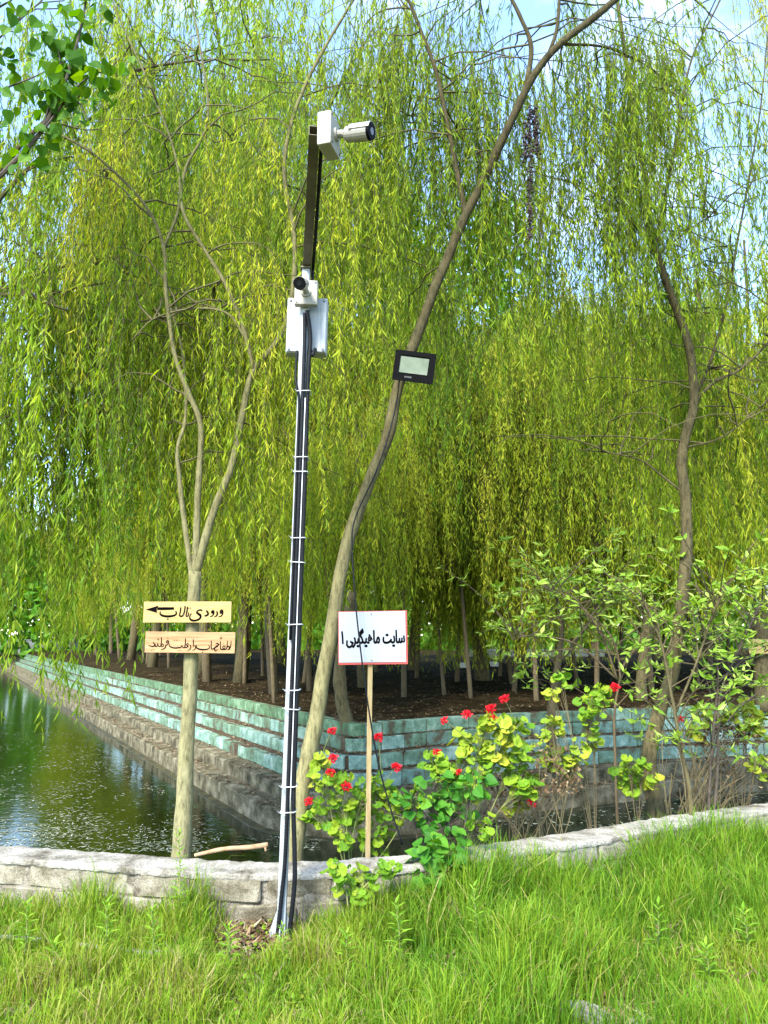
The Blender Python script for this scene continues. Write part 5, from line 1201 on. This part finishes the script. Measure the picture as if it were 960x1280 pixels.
S2 = [([(880, 408), (880, 450), (870, 484), (852, 490)], (7, 10, 8)), ([(848, 408), (846, 450), (842, 486)], (7, 9, 7)), ([(862, 488), (868, 466), (852, 462), (836, 486), (812, 490)], (7, 11, 9)),
      ([(822, 484), (828, 462), (812, 458), (806, 474), (822, 482)], (6, 9, 6)), ([(814, 438)], 11), ([(812, 490), (794, 488), (786, 476), (782, 415)], (9, 10, 8)), ([(776, 386), (796, 378)], (4, 6, 4)), ([(778, 396), (798, 388)], (4, 6, 4)),
      ([(738, 442), (752, 434), (768, 446), (748, 458), (726, 478)], (6, 11, 8)), ([(764, 462), (742, 470), (728, 488), (742, 496), (764, 490)], (6, 11, 5)), ([(744, 508)], 12), ([(726, 480), (706, 486), (700, 470), (698, 410)], (8, 10, 8)),
      ([(676, 450), (684, 474), (664, 488), (618, 492), (578, 484), (562, 468), (566, 450)], (6, 14, 6)), ([(622, 516)], 14),
      ([(546, 452), (556, 470), (550, 488), (528, 502)], (7, 11, 5)), ([(530, 396), (534, 430), (534, 470)], (8, 10, 6)),
      ([(504, 450), (512, 470), (506, 488), (484, 504)], (7, 11, 5)), ([(492, 446), (480, 438), (470, 452), (486, 462), (474, 474), (456, 474)], (6, 10, 8)), ([(458, 390), (460, 430), (454, 474), (436, 472)], (8, 10, 7)), ([(436, 472), (428, 456), (422, 474), (404, 476), (370, 480), (334, 474), (312, 458), (316, 440)], (6, 12, 6)), ([(358, 412)], 12), ([(380, 410)], 12), ([(398, 504)], 12), ([(418, 500)], 12),
      ([(296, 436), (284, 428), (290, 416), (304, 422), (300, 444), (276, 462)], (8, 11, 8)), ([(296, 391)], 13), ([(276, 448), (280, 468), (264, 488), (238, 498)], (8, 12, 5)), ([(262, 462), (254, 448), (240, 452), (242, 468), (262, 464)], (6, 9, 7)), ([(236, 384), (238, 424), (232, 464), (212, 466)], (8, 10, 7)), ([(212, 466), (206, 440), (200, 466), (186, 468), (182, 446), (176, 468)], (6, 9, 7)), ([(214, 396), (204, 404), (214, 410)], (5, 7, 4)), ([(160, 428), (176, 450), (170, 466), (146, 466), (120, 458)], (6, 12, 5)), ([(152, 504)], 12), ([(172, 498)], 12)]
S2 = [(p, w_ * .8 if not hasattr(w_, '__len__') else tuple(q * .72 for q in w_)) for p, w_ in S2]
lettering(S2, o2, k2 / ZS, f2, c2, r2)
# a third board on the terrace willow at the right edge
r3, c3, k3, f3 = board('wooden_sign', 'pale wooden board nailed to the terrace willow', 936.5, 800, 1010, 818, 13.4, 2.0, 'board')
S3 = [([(20, 8), (10, 12), (8, 20), (20, 24), (16, 34), (4, 36)], (3, 4, 2)), ([(24, 18), (34, 26), (26, 36), (12, 44)], (3, 4, 2)), ([(40, 16), (48, 22), (62, 20), (70, 12)], (3, 4, 2)), ([(22, 2)], 4), ([(80, 4), (84, 30)], (3, 4, 2)), ([(90, 20), (110, 34), (130, 30), (150, 14)], (3, 4, 2)), ([(120, 44)], 5)]
lettering(S3, (98, 24), k3 / 4.0 * 1.4, f3, c3 + f3 @ Vector((0.28 * 0.55, 0, 0)), r3)

# white sign on a post
Yw = 5.48
cw = at(466, 797, Yw); kw = mpx(cw); fwn = Matrix.Rotation(R(-0.8), 3, 'Y') @ Matrix.Rotation(R(-3), 3, 'Z')
ws = empty('white_sign', (cw.x, Yw, 0), 'white rectangular sign with bold black lettering on a wooden post', 'sign')
mb = MB(); p0 = at(459, 1090, Yw + .02); p0.z = -0.05; p1 = at(463.5, 775, Yw + .02)
mb.box((p0 + p1) / 2 + Vector((0, 0.016, 0)), (0.034, 0.028, (p1 - p0).length), frame(p1 - p0)); mb.build('post', M['post'], ws, bevel=0.003)
mb = MB(); mb.box(cw + Vector((0, 0.006, 0)), (86.5 * kw, 0.010, 66 * kw), fwn); mb.build('red_edge', M['signred'], ws, bevel=0.001)
mb = MB(); mb.box(cw + fwn @ Vector((-0.7 * kw, -0.0008, 1.0 * kw)), (83.5 * kw, 0.006, 62.5 * kw), fwn); pan = mb.build('panel', M['signwhite'], ws)
for dz in (29, -28):
    mb = MB(); p = cw + fwn @ Vector((-1.5 * kw, -0.003, dz * kw)); mb.tube([p, p + Vector((0, -.004, 0))], 0.0055, 9); mb.build('screw', M['screw'], pan)
def arabic(forms, height_m, centre, fr, parent, width_m, bold=0.02):
    cu = bpy.data.curves.new('lettering', 'FONT'); cu.body = forms; cu.size = 1.0; cu.offset = bold; cu.align_x = 'LEFT'
    o_ = bpy.data.objects.new('lettering', cu); COL.objects.link(o_); bpy.context.view_layer.update()
    me = bpy.data.meshes.new_from_object(o_.evaluated_get(bpy.context.evaluated_depsgraph_get())); bpy.data.objects.remove(o_)
    co = np.zeros(len(me.vertices) * 3, np.float32); me.vertices.foreach_get('co', co); co = co.reshape(-1, 3)
    mn, mxx = co.min(0), co.max(0); s = (mxx - mn)
    W = [tuple(centre + fr @ Vector(((x - (mn[0] + mxx[0]) / 2) * width_m / s[0], -0.0046, (y - (mn[1] + mxx[1]) / 2) * height_m / s[1]))) for x, y, z in co]
    me.vertices.foreach_set('co', np.array(W, np.float32).ravel()); me.update()
    bm = bmesh.new(); k_ = width_m * 0.0068
    for n_, (dx, dz) in enumerate([(0, 0), (-1, 0), (1, 0), (0, .7), (0, -.7), (-.8, .5), (.8, -.5)]):
        m2 = me.copy(); m2.transform(Matrix.Translation(fr @ Vector((dx * k_, -0.00008 * n_, dz * k_)))); bm.from_mesh(m2)
    bm.to_mesh(me); bm.free()
    o2 = link('lettering', me, None, M['ink']); me.materials.clear(); me.materials.append(M['ink']); under(o2, parent); return o2
# letters in their joined forms, written from the left end to the right end
left_to_right = '\u06F1 \uFBFD\uFEAE\uFBFF\uFB95\uFBFF\uFEEB\uFE8E\uFEE3 \uFE96\uFBFE\uFE8E\uFEB3'
arabic(left_to_right, 24 * kw, cw + fwn @ Vector((0.3 * kw, 0, -0.5 * kw)), fwn, pan, 79 * kw, 0.012)

# ------------------------------------------------------------------ small things
a = at(243, 1072, wall_y(-1.25) - .04); b_ = at(335, 1058, wall_y(-.75) + .1); a.z = WH + .028; b_.z = WH + .075
mb = MB(); mb.tube(catmull([a, a.lerp(b_, .4) + Vector((0, 0, .012)), a.lerp(b_, .75) + Vector((0, 0, .0)), b_], 5), [.011, .012, .012, .013, .013, .013, .014, .014, .014, .015, .015, .016, .016, .016, .016, .016], 9, True, .15)
mb.tube([b_ - Vector((.02, 0, 0)), b_ + Vector((-.01, -.02, -.035))], .008, 6)
tag(mb.build('wooden_stick', M['stick'], None, smooth=True), 'dry wooden stick lying on top of the low wall', 'stick')
pts = [onz(-40, 1168, .05), onz(60, 1176, .05), onz(150, 1188, .06), onz(225, 1192, .05), onz(300, 1192, -.02)]
mb = MB(); mb.tube(catmull(pts, 6), .014, 10); tag(mb.build('plastic_pipe', M['pvc'], None, smooth=True), 'dirty white pipe lying half hidden in the grass', 'pipe')
def rock(name, label, cat_, c, sz, mat, seed):
    bm = bmesh.new(); bmesh.ops.create_icosphere(bm, subdivisions=3, radius=1)
    for v in bm.verts:
        d = v.co.copy(); v.co = Vector((max(-.8, min(.8, d.x * 1.2)), max(-.8, min(.8, d.y * 1.2)), max(-.7, min(.6, d.z)))) * (1 + .18 * mnoise.noise(d * 1.7 + Vector((seed, 0, 0))) + .06 * mnoise.noise(d * 6))
        v.co = Vector((v.co.x * sz[0], v.co.y * sz[1], v.co.z * sz[2]))
    me = bpy.data.meshes.new(name); bm.to_mesh(me); bm.free(); o_ = link(name, me, None, mat); o_.location = c; o_.rotation_euler.z = seed; tag(o_, label, cat_); return o_
p = onz(733, 1274, 0.03); rock('concrete_slab', 'pale broken concrete slab showing through the grass', 'slab', p, (.15, .09, .06), M['concrete'], 2.3)
p = onz(800, 1284, 0.01); rock('concrete_chunk', 'small concrete chunk beside the broken slab', 'slab', p, (.08, .05, .04), M['concrete'], 4.1)
p = onz(378, 1178, 0.05); rock('white_stone', 'small white stone in the grass beside the pole foot', 'stone', p, (.022, .02, .018), M['pvc'], 1.1)
p = onz(20, 1268, 0.01); rock('grey_stone', 'grey stone half buried in the sparse grass', 'stone', p, (.07, .05, .03), M['cblock'], 3.3)
p = onz(95, 1277, 0.01); rock('flat_stone', 'flat pinkish stone in the worn grass', 'stone', p, (.09, .05, .025), M['cblock'], 5.3)
# far clearing behind the grove: pale low wall with white tubular rails and white stones
pl = at(650, 815, 30); mb = MB(); mb.box((pl.x + .6, 30, pl.z - .07), (5.2, .3, .19)); mb.box((pl.x + .6, 29.95, pl.z + .06), (5.3, .5, .07))
tag(mb.build('far_low_wall', M['whitewall'], None, bevel=.01), 'pale low wall glimpsed beyond the grove trunks', 'wall')
rl = empty('white_rails', (at(712, 812, 29.9).x, 29.9, pl.z), 'white tubular handrails standing on the pale wall beyond the grove', 'rail')
for dx in (0, .22):
    q = at(712, 812, 29.9); q.z = pl.z + .08; mb = MB(); mb.tube(catmull([q + Vector((dx + .1, 0, 0)), q + Vector((dx, 0, .22)), q + Vector((dx - .1, 0, .32)), q + Vector((dx - .4, 0, .42))], 5), .022, 7); mb.build('rail', M['whitemetal'], rl, smooth=True)
ch = empty('white_garden_frame', (at(612, 812, 29.9).x, 29.9, pl.z), 'white metal frame standing beside the rails beyond the grove', 'frame')
q = at(612, 812, 29.9); q.z = pl.z + .09
for (u0, v0, u1, v1) in [(-.12, 0, -.12, .36), (.1, 0, .1, .36), (-.12, .34, .12, .36), (-.12, .18, .12, .18)]:
    mb = MB(); mb.tube([q + Vector((u0, 0, v0)), q + Vector((u1, 0, v1))], .02, 6); mb.build('bar', M['whitemetal'], ch)
for i, (px, py, s) in enumerate([(578, 828, .22), (582, 834, .2), (618, 828, .16)]):
    p = at(px, py, 27); p.z = grove_z(p.x, p.y) + .06; o_ = rock('white_rock', 'white rock on the ground among the grove trunks', 'stone', p, (s, s * .8, s * .8), M['whitewall'], i * 1.7); o_['group'] = 'white rocks in the grove'
# plank bench at the right edge of the grove
bp_ = at(950, 850, 18.0); bz = grove_z(bp_.x, 18.0); bn = empty('plank_bench', (bp_.x + .4, 18.0, bz), 'weathered plank bench in the shade under the wooden board', 'bench')
mb = MB(); mb.box((bp_.x + .55, 18.0, bz + .42), (1.6, .32, .05)); mb.build('seat', M['step'], bn, bevel=.005)
mb = MB(); mb.box((bp_.x + .55, 18.2, bz + .78), (1.6, .04, .14)); mb.build('backrest', M['step'], bn, bevel=.005)
for sx in (-.1, 1.2):
    mb = MB(); mb.box((bp_.x + sx, 18.02, bz + .19), (.07, .3, .42)); mb.build('leg', M['darkstem'], bn, bevel=.004)
    mb = MB(); mb.box((bp_.x + sx, 18.19, bz + .60), (.05, .05, .50)); mb.build('back_post', M['darkstem'], bn)
